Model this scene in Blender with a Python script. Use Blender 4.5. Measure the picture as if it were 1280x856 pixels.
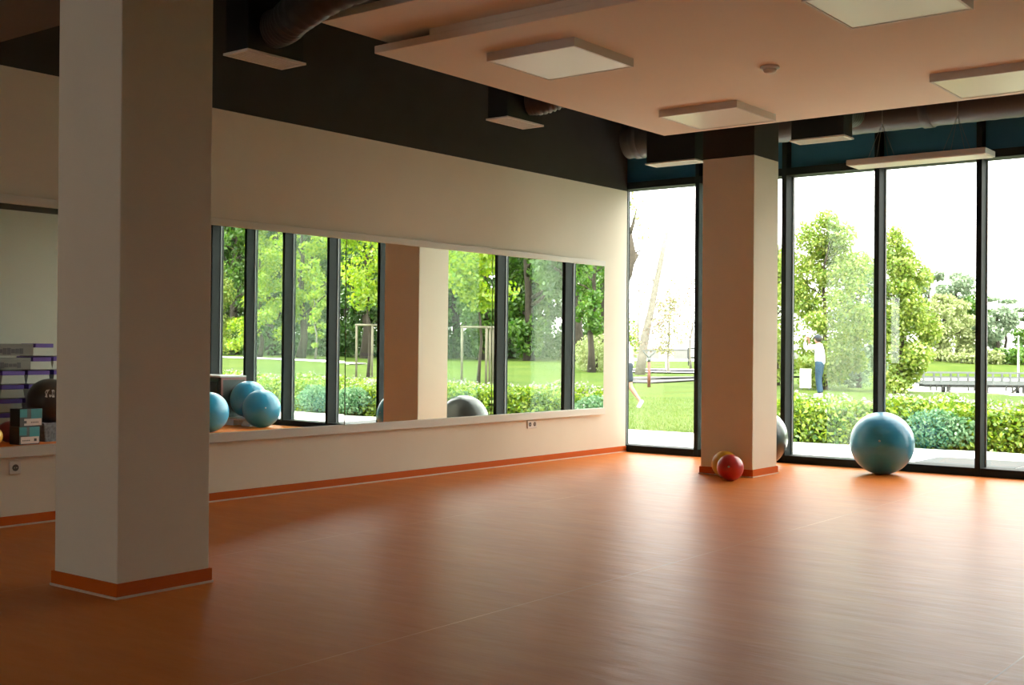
import bpy, bmesh, math, random
import numpy as np
from mathutils import Vector, Matrix, Euler

SC = bpy.context.scene
COL = SC.collection
for _o in list(bpy.data.objects):
    bpy.data.objects.remove(_o)
random.seed(7)
rng = np.random.default_rng(11)

# ------------------------------------------------------------------ camera
YAW, PITCH, ROLL, FPX = 37.6736, 0.1989, 0.4275, 1488.12
CAM = Vector((7.9571, -12.6378, 1.30))
_y, _p, _r = map(math.radians, (YAW, PITCH, ROLL))
FW = Vector((-math.sin(_y) * math.cos(_p), math.cos(_y) * math.cos(_p), math.sin(_p)))
_rt = Vector((math.cos(_y), math.sin(_y), 0))
_up = _rt.cross(FW)
RT = _rt * math.cos(_r) + _up * math.sin(_r)
UP = -_rt * math.sin(_r) + _up * math.cos(_r)
cam_data = bpy.data.cameras.new('camera')
cam = bpy.data.objects.new('camera', cam_data)
COL.objects.link(cam)
M = Matrix((RT, UP, -FW)).transposed().to_4x4()
M.translation = CAM
cam.matrix_world = M
cam_data.sensor_fit = 'HORIZONTAL'
cam_data.sensor_width = 36.0
cam_data.lens = 36.0 * FPX / 1280.0
cam_data.clip_end = 1000
SC.camera = cam

# ------------------------------------------------------------------ world, sun, exposure
world = bpy.data.worlds.new('overcast_sky')
SC.world = world
world.use_nodes = True
wn = world.node_tree.nodes
wn['Background'].inputs[0].default_value = (1.0, 0.972, 0.912, 1)
wn['Background'].inputs[1].default_value = 1.9
sun_d = bpy.data.lights.new('sun', 'SUN')
sun_d.energy = 2.6
sun_d.angle = math.radians(9)
sun_d.color = (1.0, 0.95, 0.86)
sun = bpy.data.objects.new('sun', sun_d)
COL.objects.link(sun)
sun.location = (10, -4, 30)
SUN_FROM = Vector((0.62, -0.13, 0.78))
sun.rotation_euler = (-SUN_FROM).to_track_quat('-Z', 'Y').to_euler()
SC.view_settings.view_transform = 'Standard'
SC.view_settings.look = 'None'
SC.view_settings.gamma = 1.0
SC.view_settings.use_curve_mapping = False
SC.view_settings.exposure = 2.14
SC.cycles.max_bounces = 10
SC.cycles.diffuse_bounces = 6
SC.cycles.glossy_bounces = 5
SC.cycles.transparent_max_bounces = 24
SC.cycles.transmission_bounces = 6
SC.cycles.sample_clamp_indirect = 8
SC.cycles.caustics_reflective = True
SC.cycles.use_denoising = True


# ------------------------------------------------------------------ helpers
def at(u, depth, v=None):
    """World point at a given distance along a sight line of the 1280x856 frame (z only if v is given)."""
    p = CAM + (FW + RT * ((u - 640) / FPX) - UP * (((v if v is not None else 434) - 428) / FPX)) * depth
    return p


def atm(u, depth, v=None):
    """The same through the wall mirror: the real point whose image stands there."""
    p = at(u, depth, v)
    p.x = -p.x
    return p


def srgb(r, g, b):
    f = lambda c: (c / 255 / 12.92) if c / 255 <= 0.04045 else ((c / 255 + 0.055) / 1.055) ** 2.4
    return (f(r), f(g), f(b), 1)


def newmat(name):
    m = bpy.data.materials.new(name)
    m.use_nodes = True
    nt = m.node_tree
    return m, nt, nt.nodes['Principled BSDF']


def mat(name, col, rough=0.6, metal=0.0, spec=0.5, noise=0.0, nscale=8.0, bump=0.0, bscale=60.0):
    m, nt, b = newmat(name)
    b.inputs['Base Color'].default_value = col
    b.inputs['Roughness'].default_value = rough
    b.inputs['Metallic'].default_value = metal
    b.inputs['Specular IOR Level'].default_value = spec
    tc = nt.nodes.new('ShaderNodeTexCoord')
    if noise > 0:
        n = nt.nodes.new('ShaderNodeTexNoise')
        n.inputs['Scale'].default_value = nscale
        n.inputs['Detail'].default_value = 5
        r = nt.nodes.new('ShaderNodeMapRange')
        r.inputs[1].default_value = 0.3
        r.inputs[2].default_value = 0.7
        r.inputs[3].default_value = 1 - noise
        r.inputs[4].default_value = 1 + noise
        hs = nt.nodes.new('ShaderNodeHueSaturation')
        hs.inputs['Color'].default_value = col
        nt.links.new(tc.outputs['Object'], n.inputs['Vector'])
        nt.links.new(n.outputs['Fac'], r.inputs[0])
        nt.links.new(r.outputs[0], hs.inputs['Value'])
        nt.links.new(hs.outputs[0], b.inputs['Base Color'])
    if bump > 0:
        n2 = nt.nodes.new('ShaderNodeTexNoise')
        n2.inputs['Scale'].default_value = bscale
        n2.inputs['Detail'].default_value = 4
        bp = nt.nodes.new('ShaderNodeBump')
        bp.inputs['Strength'].default_value = bump
        bp.inputs['Distance'].default_value = 0.01
        nt.links.new(tc.outputs['Object'], n2.inputs['Vector'])
        nt.links.new(n2.outputs['Fac'], bp.inputs['Height'])
        nt.links.new(bp.outputs[0], b.inputs['Normal'])
    return m


def leafmat(name, c1, c2, trans=0.45):
    m, nt, b = newmat(name)
    nt.nodes.remove(b)
    out = nt.nodes['Material Output']
    g = nt.nodes.new('ShaderNodeNewGeometry')
    r = nt.nodes.new('ShaderNodeValToRGB')
    r.color_ramp.elements[0].color = tuple(q * 0.42 for q in c1[:3]) + (1,)
    r.color_ramp.elements[1].color = tuple(q * 0.42 for q in c2[:3]) + (1,)
    d = nt.nodes.new('ShaderNodeBsdfDiffuse')
    t = nt.nodes.new('ShaderNodeBsdfTranslucent')
    gl = nt.nodes.new('ShaderNodeBsdfGlossy')
    gl.inputs['Roughness'].default_value = 0.45
    gl.inputs['Color'].default_value = (0.9, 0.95, 0.9, 1)
    mx = nt.nodes.new('ShaderNodeMixShader')
    mx.inputs[0].default_value = trans
    m2 = nt.nodes.new('ShaderNodeMixShader')
    m2.inputs[0].default_value = 0.05
    nt.links.new(g.outputs['Random Per Island'], r.inputs[0])
    for s in (d, t):
        nt.links.new(r.outputs[0], s.inputs['Color'])
    nt.links.new(d.outputs[0], mx.inputs[1])
    nt.links.new(t.outputs[0], mx.inputs[2])
    nt.links.new(mx.outputs[0], m2.inputs[1])
    nt.links.new(gl.outputs[0], m2.inputs[2])
    nt.links.new(m2.outputs[0], out.inputs[0])
    return m


class MB:
    """collects boxes, tubes, lathes into one mesh"""

    def __init__(s):
        s.bm = bmesh.new()

    def box(s, x0, x1, y0, y1, z0, z1, bev=0.0, seg=1):
        r = bmesh.ops.create_cube(s.bm, size=1.0)
        for v in r['verts']:
            v.co = Vector(((x0 + x1) / 2 + v.co.x * (x1 - x0), (y0 + y1) / 2 + v.co.y * (y1 - y0), (z0 + z1) / 2 + v.co.z * (z1 - z0)))
        if bev > 0:
            es = list({e for v in r['verts'] for e in v.link_edges})
            bmesh.ops.bevel(s.bm, geom=es, offset=bev, segments=seg, affect='EDGES', profile=0.5)
        return s

    def tube(s, pts, radii, n=10, cap=True):
        pts = [Vector(p) for p in pts]
        if not hasattr(radii, '__len__'):
            radii = [radii] * len(pts)
        rings = []
        ref = None
        for i, p in enumerate(pts):
            d = (pts[min(i + 1, len(pts) - 1)] - pts[max(i - 1, 0)]).normalized()
            if ref is None:
                ref = d.orthogonal().normalized()
            a = (ref - d * ref.dot(d))
            a = a.normalized() if a.length > 1e-5 else d.orthogonal().normalized()
            ref = a
            b = d.cross(a)
            rings.append([s.bm.verts.new(p + (a * math.cos(2 * math.pi * k / n) + b * math.sin(2 * math.pi * k / n)) * radii[i]) for k in range(n)])
        for i in range(len(rings) - 1):
            for k in range(n):
                f = s.bm.faces.new((rings[i][k], rings[i][(k + 1) % n], rings[i + 1][(k + 1) % n], rings[i + 1][k]))
                f.smooth = True
        if cap:
            s.bm.faces.new(list(reversed(rings[0])))
            s.bm.faces.new(rings[-1])
        return s

    def sphere(s, c, r, u=32, v=20, sc=(1, 1, 1)):
        res = bmesh.ops.create_uvsphere(s.bm, u_segments=u, v_segments=v, radius=r)
        for q in res['verts']:
            q.co = Vector((c[0] + q.co.x * sc[0], c[1] + q.co.y * sc[1], c[2] + q.co.z * sc[2]))
            for f in q.link_faces:
                f.smooth = True
        return s

    def lathe(s, prof, c=(0, 0, 0), n=32, axis='z'):
        rings = []
        for r, z in prof:
            if r < 1e-6:
                rings.append([s.bm.verts.new((c[0], c[1], c[2] + z))])
            else:
                rings.append([s.bm.verts.new((c[0] + r * math.cos(2 * math.pi * k / n), c[1] + r * math.sin(2 * math.pi * k / n), c[2] + z)) for k in range(n)])
        for A, B in zip(rings, rings[1:]):
            for k in range(n):
                a = [A[0]] if len(A) == 1 else [A[k], A[(k + 1) % n]]
                b = [B[0]] if len(B) == 1 else [B[(k + 1) % n], B[k]]
                if len(a) + len(b) > 2:
                    f = s.bm.faces.new(a + b)
                    f.smooth = True
        return s

    def poly(s, pts):
        s.bm.faces.new([s.bm.verts.new(p) for p in pts])
        return s

    def prism(s, pts, off):
        """extrude a flat polygon (list of points) by vector off"""
        off = Vector(off)
        a = [s.bm.verts.new(p) for p in pts]
        b = [s.bm.verts.new(Vector(p) + off) for p in pts]
        n = len(a)
        s.bm.faces.new(a)
        s.bm.faces.new(list(reversed(b)))
        for i in range(n):
            s.bm.faces.new((a[(i + 1) % n], a[i], b[i], b[(i + 1) % n]))
        return s

    def build(s, name, m, parent=None, kind=None, label=None):
        bmesh.ops.recalc_face_normals(s.bm, faces=s.bm.faces)
        me = bpy.data.meshes.new(name)
        s.bm.to_mesh(me)
        s.bm.free()
        me.materials.append(m)
        return link(name, me, parent, kind, label)


def link(name, me, parent=None, kind=None, label=None):
    o = bpy.data.objects.new(name, me)
    COL.objects.link(o)
    if parent is not None:
        o.parent = parent
    if kind:
        o['kind'] = kind
    if label:
        o['label'] = label
    return o


def tag(o, label, cat, group=None, kind=None):
    o['label'] = label
    o['category'] = cat
    if group:
        o['group'] = group
    if kind:
        o['kind'] = kind
    return o


def thing(name, label, cat, loc=(0, 0, 0), rz=0.0, group=None, kind=None):
    o = bpy.data.objects.new(name, None)
    COL.objects.link(o)
    o.location = loc
    o.rotation_euler = (0, 0, rz)
    o.empty_display_size = 0.1
    return tag(o, label, cat, group, kind)


def box(name, m, x0, x1, y0, y1, z0, z1, parent=None, bev=0.0, kind=None, label=None):
    return MB().box(x0, x1, y0, y1, z0, z1, bev).build(name, m, parent, kind, label)


def copy_tree(o, parent=None):
    c = o.copy()
    COL.objects.link(c)
    if parent is not None:
        c.parent = parent
    for ch in list(o.children):
        copy_tree(ch, c)
    return c


# ------------------------------------------------------------------ materials
white = mat('white_wall_paint', (0.80, 0.74, 0.615, 1), 0.85, spec=0.2, noise=0.012, nscale=3, bump=0.05, bscale=180)
dark_paint = mat('charcoal_paint', (0.052, 0.046, 0.042, 1), 0.75, spec=0.25, noise=0.06, nscale=4)
raft_m = mat('white_gypsum', (0.80, 0.73, 0.64, 1), 0.9, spec=0.1, noise=0.01, nscale=2)
trim_m = mat('satin_white_trim', (0.74, 0.71, 0.63, 1), 0.55)
orange_skirt = mat('orange_skirting_vinyl', (0.60, 0.115, 0.010, 1), 0.65, spec=0.15)
weld_m = mat('pale_weld_line', (0.74, 0.60, 0.48, 1), 0.6)
frame_m = mat('dark_anodised_frame', (0.016, 0.021, 0.020, 1), 0.62, spec=0.12, noise=0.05, nscale=5)
bead_m = mat('highlight_toned_bead', (0.20, 0.22, 0.22, 1), 0.35)  # pale tone imitates the highlight on the gasket at the glass edge
panel_white = mat('lamp_housing_white', (0.62, 0.60, 0.57, 1), 0.5)
diffuser_m = mat('opal_diffuser', (0.80, 0.80, 0.74, 1), 0.35)
grille_m = mat('grille_white', (0.74, 0.70, 0.64, 1), 0.5)
duct_m = mat('grey_spiral_duct', (0.085, 0.08, 0.078, 1), 0.5, metal=0.3)
flex_m = mat('flexible_duct_foil', (0.050, 0.043, 0.042, 1), 0.5, metal=0.15)
black_box_m = mat('black_sheet_metal', (0.012, 0.012, 0.013, 1), 0.6)
rod_m = mat('galvanised_rod', (0.25, 0.25, 0.25, 1), 0.4, metal=0.8)
socket_m = mat('socket_plastic', (0.70, 0.66, 0.60, 1), 0.4)
socket_dark = mat('socket_recess', (0.10, 0.09, 0.085, 1), 0.5)
spandrel_m = mat('blue_spandrel_glass', (0.055, 0.20, 0.31, 1), 0.3, spec=0.3)


def floor_mat():
    m, nt, b = newmat('orange_vinyl_floor')
    tc = nt.nodes.new('ShaderNodeTexCoord')
    mp = nt.nodes.new('ShaderNodeMapping')
    mp.inputs['Scale'].default_value = (0.55, 2.2, 1)
    mp.inputs['Rotation'].default_value = (0, 0, 0.5)
    n1 = nt.nodes.new('ShaderNodeTexNoise')
    n1.inputs['Scale'].default_value = 2.4
    n1.inputs['Detail'].default_value = 7
    n1.inputs['Roughness'].default_value = 0.6
    cr = nt.nodes.new('ShaderNodeValToRGB')
    cr.color_ramp.elements[0].position = 0.3
    cr.color_ramp.elements[0].color = (0.62, 0.165, 0.028, 1)
    cr.color_ramp.elements[1].position = 0.72
    cr.color_ramp.elements[1].color = (0.70, 0.21, 0.040, 1)
    n2 = nt.nodes.new('ShaderNodeTexNoise')
    n2.inputs['Scale'].default_value = 9
    n2.inputs['Detail'].default_value = 6
    rr = nt.nodes.new('ShaderNodeMapRange')
    rr.inputs[3].default_value = 0.33
    rr.inputs[4].default_value = 0.47
    n3 = nt.nodes.new('ShaderNodeTexNoise')
    n3.inputs['Scale'].default_value = 5
    n3.inputs['Detail'].default_value = 5
    bp = nt.nodes.new('ShaderNodeBump')
    bp.inputs['Strength'].default_value = 0.15
    bp.inputs['Distance'].default_value = 0.02
    # scuffs: sparse pale streaks
    mp2 = nt.nodes.new('ShaderNodeMapping')
    mp2.inputs['Scale'].default_value = (0.7, 9, 1)
    mp2.inputs['Rotation'].default_value = (0, 0, 0.75)
    n4 = nt.nodes.new('ShaderNodeTexNoise')
    n4.inputs['Scale'].default_value = 2.0
    n4.inputs['Detail'].default_value = 3
    r4 = nt.nodes.new('ShaderNodeMapRange')
    r4.inputs[1].default_value = 0.68
    r4.inputs[2].default_value = 0.80
    r4.inputs[4].default_value = 0.22
    mixc = nt.nodes.new('ShaderNodeMix')
    mixc.data_type = 'RGBA'
    mixc.inputs[7].default_value = (0.60, 0.36, 0.22, 1)
    L = nt.links.new
    L(tc.outputs['Object'], mp.inputs[0]); L(mp.outputs[0], n1.inputs['Vector']); L(n1.outputs['Fac'], cr.inputs[0])
    L(tc.outputs['Object'], mp2.inputs[0]); L(mp2.outputs[0], n4.inputs['Vector']); L(n4.outputs['Fac'], r4.inputs[0])
    L(r4.outputs[0], mixc.inputs[0]); L(cr.outputs[0], mixc.inputs[6]); L(mixc.outputs[2], b.inputs['Base Color'])
    L(mp.outputs[0], n2.inputs['Vector']); L(n2.outputs['Fac'], rr.inputs[0]); L(rr.outputs[0], b.inputs['Roughness'])
    L(mp.outputs[0], n3.inputs['Vector']); L(n3.outputs['Fac'], bp.inputs['Height']); L(bp.outputs[0], b.inputs['Normal'])
    b.inputs['Specular IOR Level'].default_value = 0.09
    return m


def glass_mat():
    m, nt, b = newmat('clear_window_glass')
    nt.nodes.remove(b)
    t = nt.nodes.new('ShaderNodeBsdfTransparent')
    t.inputs[0].default_value = (0.965, 0.985, 0.975, 1)
    g = nt.nodes.new('ShaderNodeBsdfGlossy')
    g.inputs['Roughness'].default_value = 0.0
    # Schlick reflectance, the same from both faces of the pane
    lw = nt.nodes.new('ShaderNodeLayerWeight')
    lw.inputs[0].default_value = 0.5
    pw = nt.nodes.new('ShaderNodeMath')
    pw.operation = 'POWER'
    pw.inputs[1].default_value = 5.0
    f = nt.nodes.new('ShaderNodeMapRange')
    f.inputs[3].default_value = 0.04
    f.inputs[4].default_value = 1.0
    mx = nt.nodes.new('ShaderNodeMixShader')
    nt.links.new(lw.outputs['Facing'], pw.inputs[0])
    nt.links.new(pw.outputs[0], f.inputs[0])
    nt.links.new(f.outputs[0], mx.inputs[0])
    nt.links.new(t.outputs[0], mx.inputs[1])
    nt.links.new(g.outputs[0], mx.inputs[2])
    nt.links.new(mx.outputs[0], nt.nodes['Material Output'].inputs[0])
    return m


def haze_glass_mat():  # milky film that imitates reflections hazing the window glass
    m, nt, b = newmat('haze_window_glass')
    nt.nodes.remove(b)
    t = nt.nodes.new('ShaderNodeBsdfTransparent')
    t.inputs[0].default_value = (0.93, 0.97, 0.94, 1)
    d = nt.nodes.new('ShaderNodeBsdfTranslucent')
    d.inputs[0].default_value = (0.72, 0.86, 0.76, 1)
    tc = nt.nodes.new('ShaderNodeTexCoord')
    n = nt.nodes.new('ShaderNodeTexNoise')
    n.inputs['Scale'].default_value = 3.0
    n.inputs['Detail'].default_value = 5
    r = nt.nodes.new('ShaderNodeMapRange')
    r.inputs[3].default_value = 0.010
    r.inputs[4].default_value = 0.034
    mx = nt.nodes.new('ShaderNodeMixShader')
    L = nt.links.new
    L(tc.outputs['Object'], n.inputs['Vector']); L(n.outputs['Fac'], r.inputs[0]); L(r.outputs[0], mx.inputs[0])
    L(t.outputs[0], mx.inputs[1]); L(d.outputs[0], mx.inputs[2]); L(mx.outputs[0], nt.nodes['Material Output'].inputs[0])
    return m


def mirror_mat():
    m, nt, b = newmat('silvered_mirror')
    nt.nodes.remove(b)
    g = nt.nodes.new('ShaderNodeBsdfGlossy')
    g.inputs['Roughness'].default_value = 0.0
    g.inputs['Color'].default_value = (0.90, 0.93, 0.91, 1)
    nt.links.new(g.outputs[0], nt.nodes['Material Output'].inputs[0])
    return m


floor_m = floor_mat()
sheet_weld = mat('sheet_weld', (0.71, 0.29, 0.11, 1), 0.42, spec=0.1, noise=0.3, nscale=1.5)
glass_m = glass_mat()
mirror_m = mirror_mat()
haze_m = haze_glass_mat()

# ------------------------------------------------------------------ room shell
RX, BY, CH = 8.45, -16.5, 4.35          # right wall, back wall, slab soffit
WZ = 3.2505                              # top of the white paint
floor = box('floor', floor_m, -0.3, RX + 0.3, BY - 0.3, 0.26, -0.30, -0.004, kind='structure')
tag(floor, 'orange vinyl sports floor with soft glossy sheen', 'floor', kind='structure')
# vinyl sheets about 2.3 m wide, laid towards the windows, with a thin weld line between them
xs = [0.0, 2.05, 4.33, 6.59, RX]
for i in range(4):
    box('vinyl_sheet', floor_m, xs[i] + (0.004 if i else 0.0), xs[i + 1] - (0.004 if i < 3 else 0), BY, 0.0, -0.004, 0.0, parent=floor)
for i in (1, 2, 3):
    box('weld_line', sheet_weld, xs[i] - 0.004, xs[i] + 0.004, BY, 0.0, -0.004, 0.0, parent=floor)

wl = MB().box(-0.3, 0.0, BY, 0.0, 0.0, WZ).box(-0.3, -0.16, 0.0, 0.25, 0.0, WZ).build('wall_left', white, None, 'structure')
tag(wl, 'long white left wall below a charcoal upper band', 'wall', kind='structure')
MB().box(-0.3, 0.0, BY, 0.0, WZ, CH).box(-0.3, -0.16, 0.0, 0.25, WZ, CH).build('charcoal_band', dark_paint, wl, label='charcoal painted upper band of the wall')
wr = box('wall_right', mat('grey_green_wall', (0.40, 0.405, 0.345, 1), 0.85, spec=0.2, noise=0.012, nscale=3), RX, RX + 0.3, BY, 0.25, 0.0, WZ, kind='structure')  # right wall in a darker grey-green than the white walls
tag(wr, 'pale grey right wall seen only in the mirror behind the step stack', 'wall', kind='structure')
box('charcoal_band', dark_paint, RX, RX + 0.3, BY, 0.25, WZ, CH, parent=wr, label='charcoal painted upper band of the wall')
# back wall with a wide daylight opening (behind the camera)
wb = MB()
wb.box(-0.3, 1.6, BY - 0.3, BY, 0, CH).box(3.0, RX + 0.3, BY - 0.3, BY, 0, CH).box(1.6, 3.0, BY - 0.3, BY, 0, 0.9).box(1.6, 3.0, BY - 0.3, BY, 2.7, CH)
wb = wb.build('wall_back', white)
tag(wb, 'white back wall behind the viewer with a wide window', 'wall', kind='structure')
wbw = box('window_9', frame_m, 1.6, 3.0, BY - 0.2, BY - 0.14, 0.9, 0.96, kind='structure')
tag(wbw, 'wide window in the wall behind the viewer', 'window', kind='structure')
box('glass_pane', glass_m, 1.6, 3.0, BY - 0.18, BY - 0.168, 0.96, 2.7, parent=wbw)
ce = box('ceiling', dark_paint, -0.3, RX + 0.3, BY - 0.3, 0.5, CH, CH + 0.3, kind='structure')
tag(ce, 'black painted ceiling slab above the hanging rafts and ducts', 'ceiling', kind='structure')


def baseboard(name, x0, x1, y0, y1, label):
    o = box(name, orange_skirt, x0, x1, y0, y1, 0.012, 0.075, bev=0.002, kind='structure')
    tag(o, label, 'baseboard', kind='structure')
    return o


b1 = baseboard('baseboard_left', 0.0, 0.012, BY, 0.0, 'orange vinyl skirting along the foot of the left wall')
box('weld_line', weld_m, 0.0, 0.018, BY, 0.0, 0.0, 0.012, parent=b1, label='pale sealing line under the skirting')
b2 = baseboard('baseboard_right', RX - 0.012, RX, BY, 0.0, 'orange vinyl skirting along the foot of the right wall')
box('weld_line', weld_m, RX - 0.018, RX, BY, 0.0, 0.0, 0.012, parent=b2, label='pale sealing line under the skirting')


def pillar(x0, x1, y0, y1, label):
    p = box('pillar', white, x0, x1, y0, y1, 0.0, WZ, bev=0.004, kind='structure')
    tag(p, label, 'pillar', kind='structure')
    box('charcoal_top', dark_paint, x0, x1, y0, y1, WZ, CH, parent=p, bev=0.004, label='charcoal painted top of the pillar')
    s = 0.012
    m = MB()
    m.box(x0 - s, x1 + s, y0 - s, y0, 0.012, 0.078).box(x0 - s, x1 + s, y1, y1 + s, 0.012, 0.078)
    m.box(x0 - s, x0, y0, y1, 0.012, 0.078).box(x1, x1 + s, y0, y1, 0.012, 0.078)
    m.build('skirting', orange_skirt, p, label='orange vinyl skirting round the pillar foot')
    s = 0.018
    m = MB()
    m.box(x0 - s, x1 + s, y0 - s, y0, 0, 0.012).box(x0 - s, x1 + s, y1, y1 + s, 0, 0.012)
    m.box(x0 - s, x0, y0, y1, 0, 0.012).box(x1, x1 + s, y0, y1, 0, 0.012)
    m.build('weld_line', weld_m, p, label='pale sealing line under the skirting')
    return p


pillar(1.974, 2.557, -1.675, -1.115, 'square pillar by the windows with small balls at its foot')
pillar(2.098, 2.6705, -9.0627, -8.4889, 'large square pillar standing nearest the viewer')

# ------------------------------------------------------------------ window wall
MX = [-0.16, 0.958, 2.076, 3.158, 4.234, 5.31, 6.31, 7.22, 8.14]
MW, MD, ZT = 0.056, 0.19, 3.2733
for i in range(8):
    w = thing('window_%d' % (i + 1), 'full height window bay number %d of the window wall, counted from the left wall' % (i + 1), 'window', (MX[i], 0, 0), kind='structure')
    W = MX[i + 1] - MX[i]
    x0 = MW
    mm = MB()
    mm.box(0, x0, 0, MD + 0.05, 0, CH, 0.003)
    mm.build('mullion', frame_m, w)
    if i == 7:
        MB().box(W - 0.05, W, 0, MD + 0.05, 0, CH, 0.003).build('mullion', frame_m, w)
    x1 = W - (0.05 if i == 7 else 0)
    MB().box(x0, x1, 0, MD + 0.05, 0.0, 0.085, 0.003).build('bottom_rail', frame_m, w)
    MB().box(x0, x1, 0, MD + 0.05, ZT, ZT + 0.085, 0.003).build('transom', frame_m, w)
    MB().box(x0, x1, MD - 0.002, MD + 0.012, 0.085, ZT).build('glass_pane', glass_m, w)
    MB().box(x0, x1, MD - 0.06, MD + 0.03, ZT + 0.085, CH).build('spandrel_panel', spandrel_m, w, label='dark blue glass band above the transom')
    if i in (1, 2, 5, 6):
        a, b = {1: (x0, 0.70), 2: (0.47, x1), 5: (x0, x1), 6: (x0, x1)}[i]
        MB().box(a, b, MD + 0.016, MD + 0.024, 0.085, ZT).build('haze_pane', haze_m, w, label='added milky pane imitating reflected haze in the glass')  # added pane, stands in for the veil of reflections on these bays
    bd = MB()
    bd.box(x0, x0 + 0.012, MD - 0.02, MD - 0.004, 0.085, ZT).box(x1 - 0.012, x1, MD - 0.02, MD - 0.004, 0.085, ZT)
    bd.build('glazing_bead', bead_m, w, label='bead toned pale to imitate the highlight along the glass edge')

wp = box('wall_pier', white, 8.14, RX, 0.0, 0.25, 0.0, WZ, kind='structure')
tag(wp, 'narrow white wall strip between the last window bay and the right wall', 'wall', kind='structure')
box('charcoal_band', dark_paint, 8.14, RX, 0.0, 0.25, WZ, CH, parent=wp, label='charcoal painted upper band of the wall')

# ------------------------------------------------------------------ mirrors on the left wall
seams = [-0.525, -2.70, -4.87, -7.04, -9.21]
MZ0, MZ1 = 0.565, 2.29
mlabels = ['wall mirror panel nearest the windows, showing a staked young tree',
           'wall mirror panel showing the reflected pillar and grey ball',
           'wall mirror panel beside the large pillar, showing the blue balls',
           'wall mirror panel left of the large pillar, showing the stacked steps']
# slight hanging errors of each panel (lean, turn) as the reflections show
lean = [0.0026, 0.0024, 0.0030, -0.0008]
turn = [0.0014, 0.0034, 0.0022, 0.0010]
for i in range(4):
    ya, yb = seams[i + 1] + 0.0015, seams[i] - 0.0015
    yc = (ya + yb) / 2
    zc = (MZ0 + MZ1) / 2
    o = MB().box(-0.003, 0.003, ya - yc, yb - yc, MZ0 - zc, MZ1 - zc).build('wall_mirror', mirror_m)
    o.location = (0.012, yc, zc)
    o.rotation_euler = (0, lean[i], turn[i])
    tag(o, mlabels[i], 'mirror', 'mirror panels on the left wall')
t1 = box('trim_1', trim_m, 0.0, 0.035, -9.25, -0.53, 2.283, 2.345, bev=0.003, kind='structure')
tag(t1, 'white ledge along the top of the wall mirrors', 'trim', kind='structure')
t2 = box('trim_2', trim_m, 0.0, 0.045, -9.25, -0.53, 0.49, 0.567, bev=0.003, kind='structure')
tag(t2, 'white ledge along the bottom of the wall mirrors', 'trim', kind='structure')


# ------------------------------------------------------------------ sockets
def socket(y, z, n, label):
    t = thing('wall_socket', label, 'socket', (0.0, y, z))
    w = 0.085 * n
    MB().box(0, 0.012, -w / 2, w / 2, -0.045, 0.045, 0.004, 2).build('cover_plate', socket_m, t)
    for k in range(n):
        c = -w / 2 + 0.0425 + 0.085 * k
        m = MB()
        prof = []
        n_ = 20
        ring = lambda r, x: [(x, c + r * math.cos(2 * math.pi * q / n_), r * math.sin(2 * math.pi * q / n_)) for q in range(n_)]
        m.prism(ring(0.024, 0.0122), (0.0012, 0, 0))
        d = m.build('outlet_recess', socket_dark, t, label='dark round outlet')
        m = MB()
        m.prism([(0.0135, c - 0.008 + a, b) for a, b in ((-.003, -.003), (.003, -.003), (.003, .003), (-.003, .003))], (0.003, 0, 0))
        m.prism([(0.0135, c + 0.008 + a, b) for a, b in ((-.003, -.003), (.003, -.003), (.003, .003), (-.003, .003))], (0.003, 0, 0))
        m.build('contact', socket_m, d)
    return t


socket(-1.965, 0.435, 2, 'double white wall socket just under the mirror ledge')
socket(-8.10, 0.415, 1, 'single white wall socket at the left behind the large pillar')


# ------------------------------------------------------------------ ceiling rafts
def raft(x0, x1, y0, y1, z, th, label, paint=None):
    t = thing('hanging_raft', label, 'ceiling panel', (x0, y0, z))
    MB().box(0, x1 - x0, 0, y1 - y0, 0, th, 0.004).build('panel', paint or raft_m, t)
    for fx in (0.12, 0.88):
        for fy in (0.12, 0.88):
            px, py = (x1 - x0) * fx, (y1 - y0) * fy
            r = MB().tube([(px, py, th), (px, py, CH - z)], 0.006, 8).build('hanger_rod', rod_m, t)
            MB().box(px - 0.03, px + 0.03, py - 0.02, py + 0.02, th, th + 0.03).build('bracket', rod_m, r)
    return t


raft(1.93, 8.05, -6.48, -2.39, 3.40, 0.055, 'large low white ceiling raft carrying the square lamps')
raft(1.95, 8.05, -7.03, -6.30, 3.50, 0.055, 'higher white ceiling raft behind the low raft edge')
raft(0.32, 1.85, -11.6, -8.52, 3.27, 0.055, 'ceiling raft left of the large pillar, its dimness put into the colour', mat('shade_toned_raft', (0.17, 0.145, 0.125, 1), 0.9, spec=0.1))  # weaker light on this raft is put into its darker colour
fas = box('ceiling_fascia', raft_m, 2.45, 8.0, -6.47, -6.40, 3.456, 3.499)
fas['label'] = 'narrow upstand closing the gap between the two rafts'
fas['category'] = 'fascia'


def lamp(x0, y0, s, label):
    z = 3.40
    t = thing('panel_lamp', label, 'lamp', (x0, y0, z), group='square lamps on the low raft')
    m = MB()
    f = 0.018
    h = 0.062
    m.box(0, s, 0, f, -h, 0).box(0, s, s - f, s, -h, 0).box(0, f, f, s - f, -h, 0).box(s - f, s, f, s - f, -h, 0)
    m.box(f, s - f, f, s - f, -0.012, 0)
    m.build('housing', panel_white, t)
    MB().box(f, s - f, f, s - f, -h + 0.004, -h + 0.012).build('diffuser', diffuser_m, t, label='opal white diffuser, switched off')
    sc = MB()
    for q in (0.3, 0.7):
        sc.lathe([(0.006, 0), (0.006, 0.004), (0, 0.004)], (s * q, 0, -0.03), 8)
    return t


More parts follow.
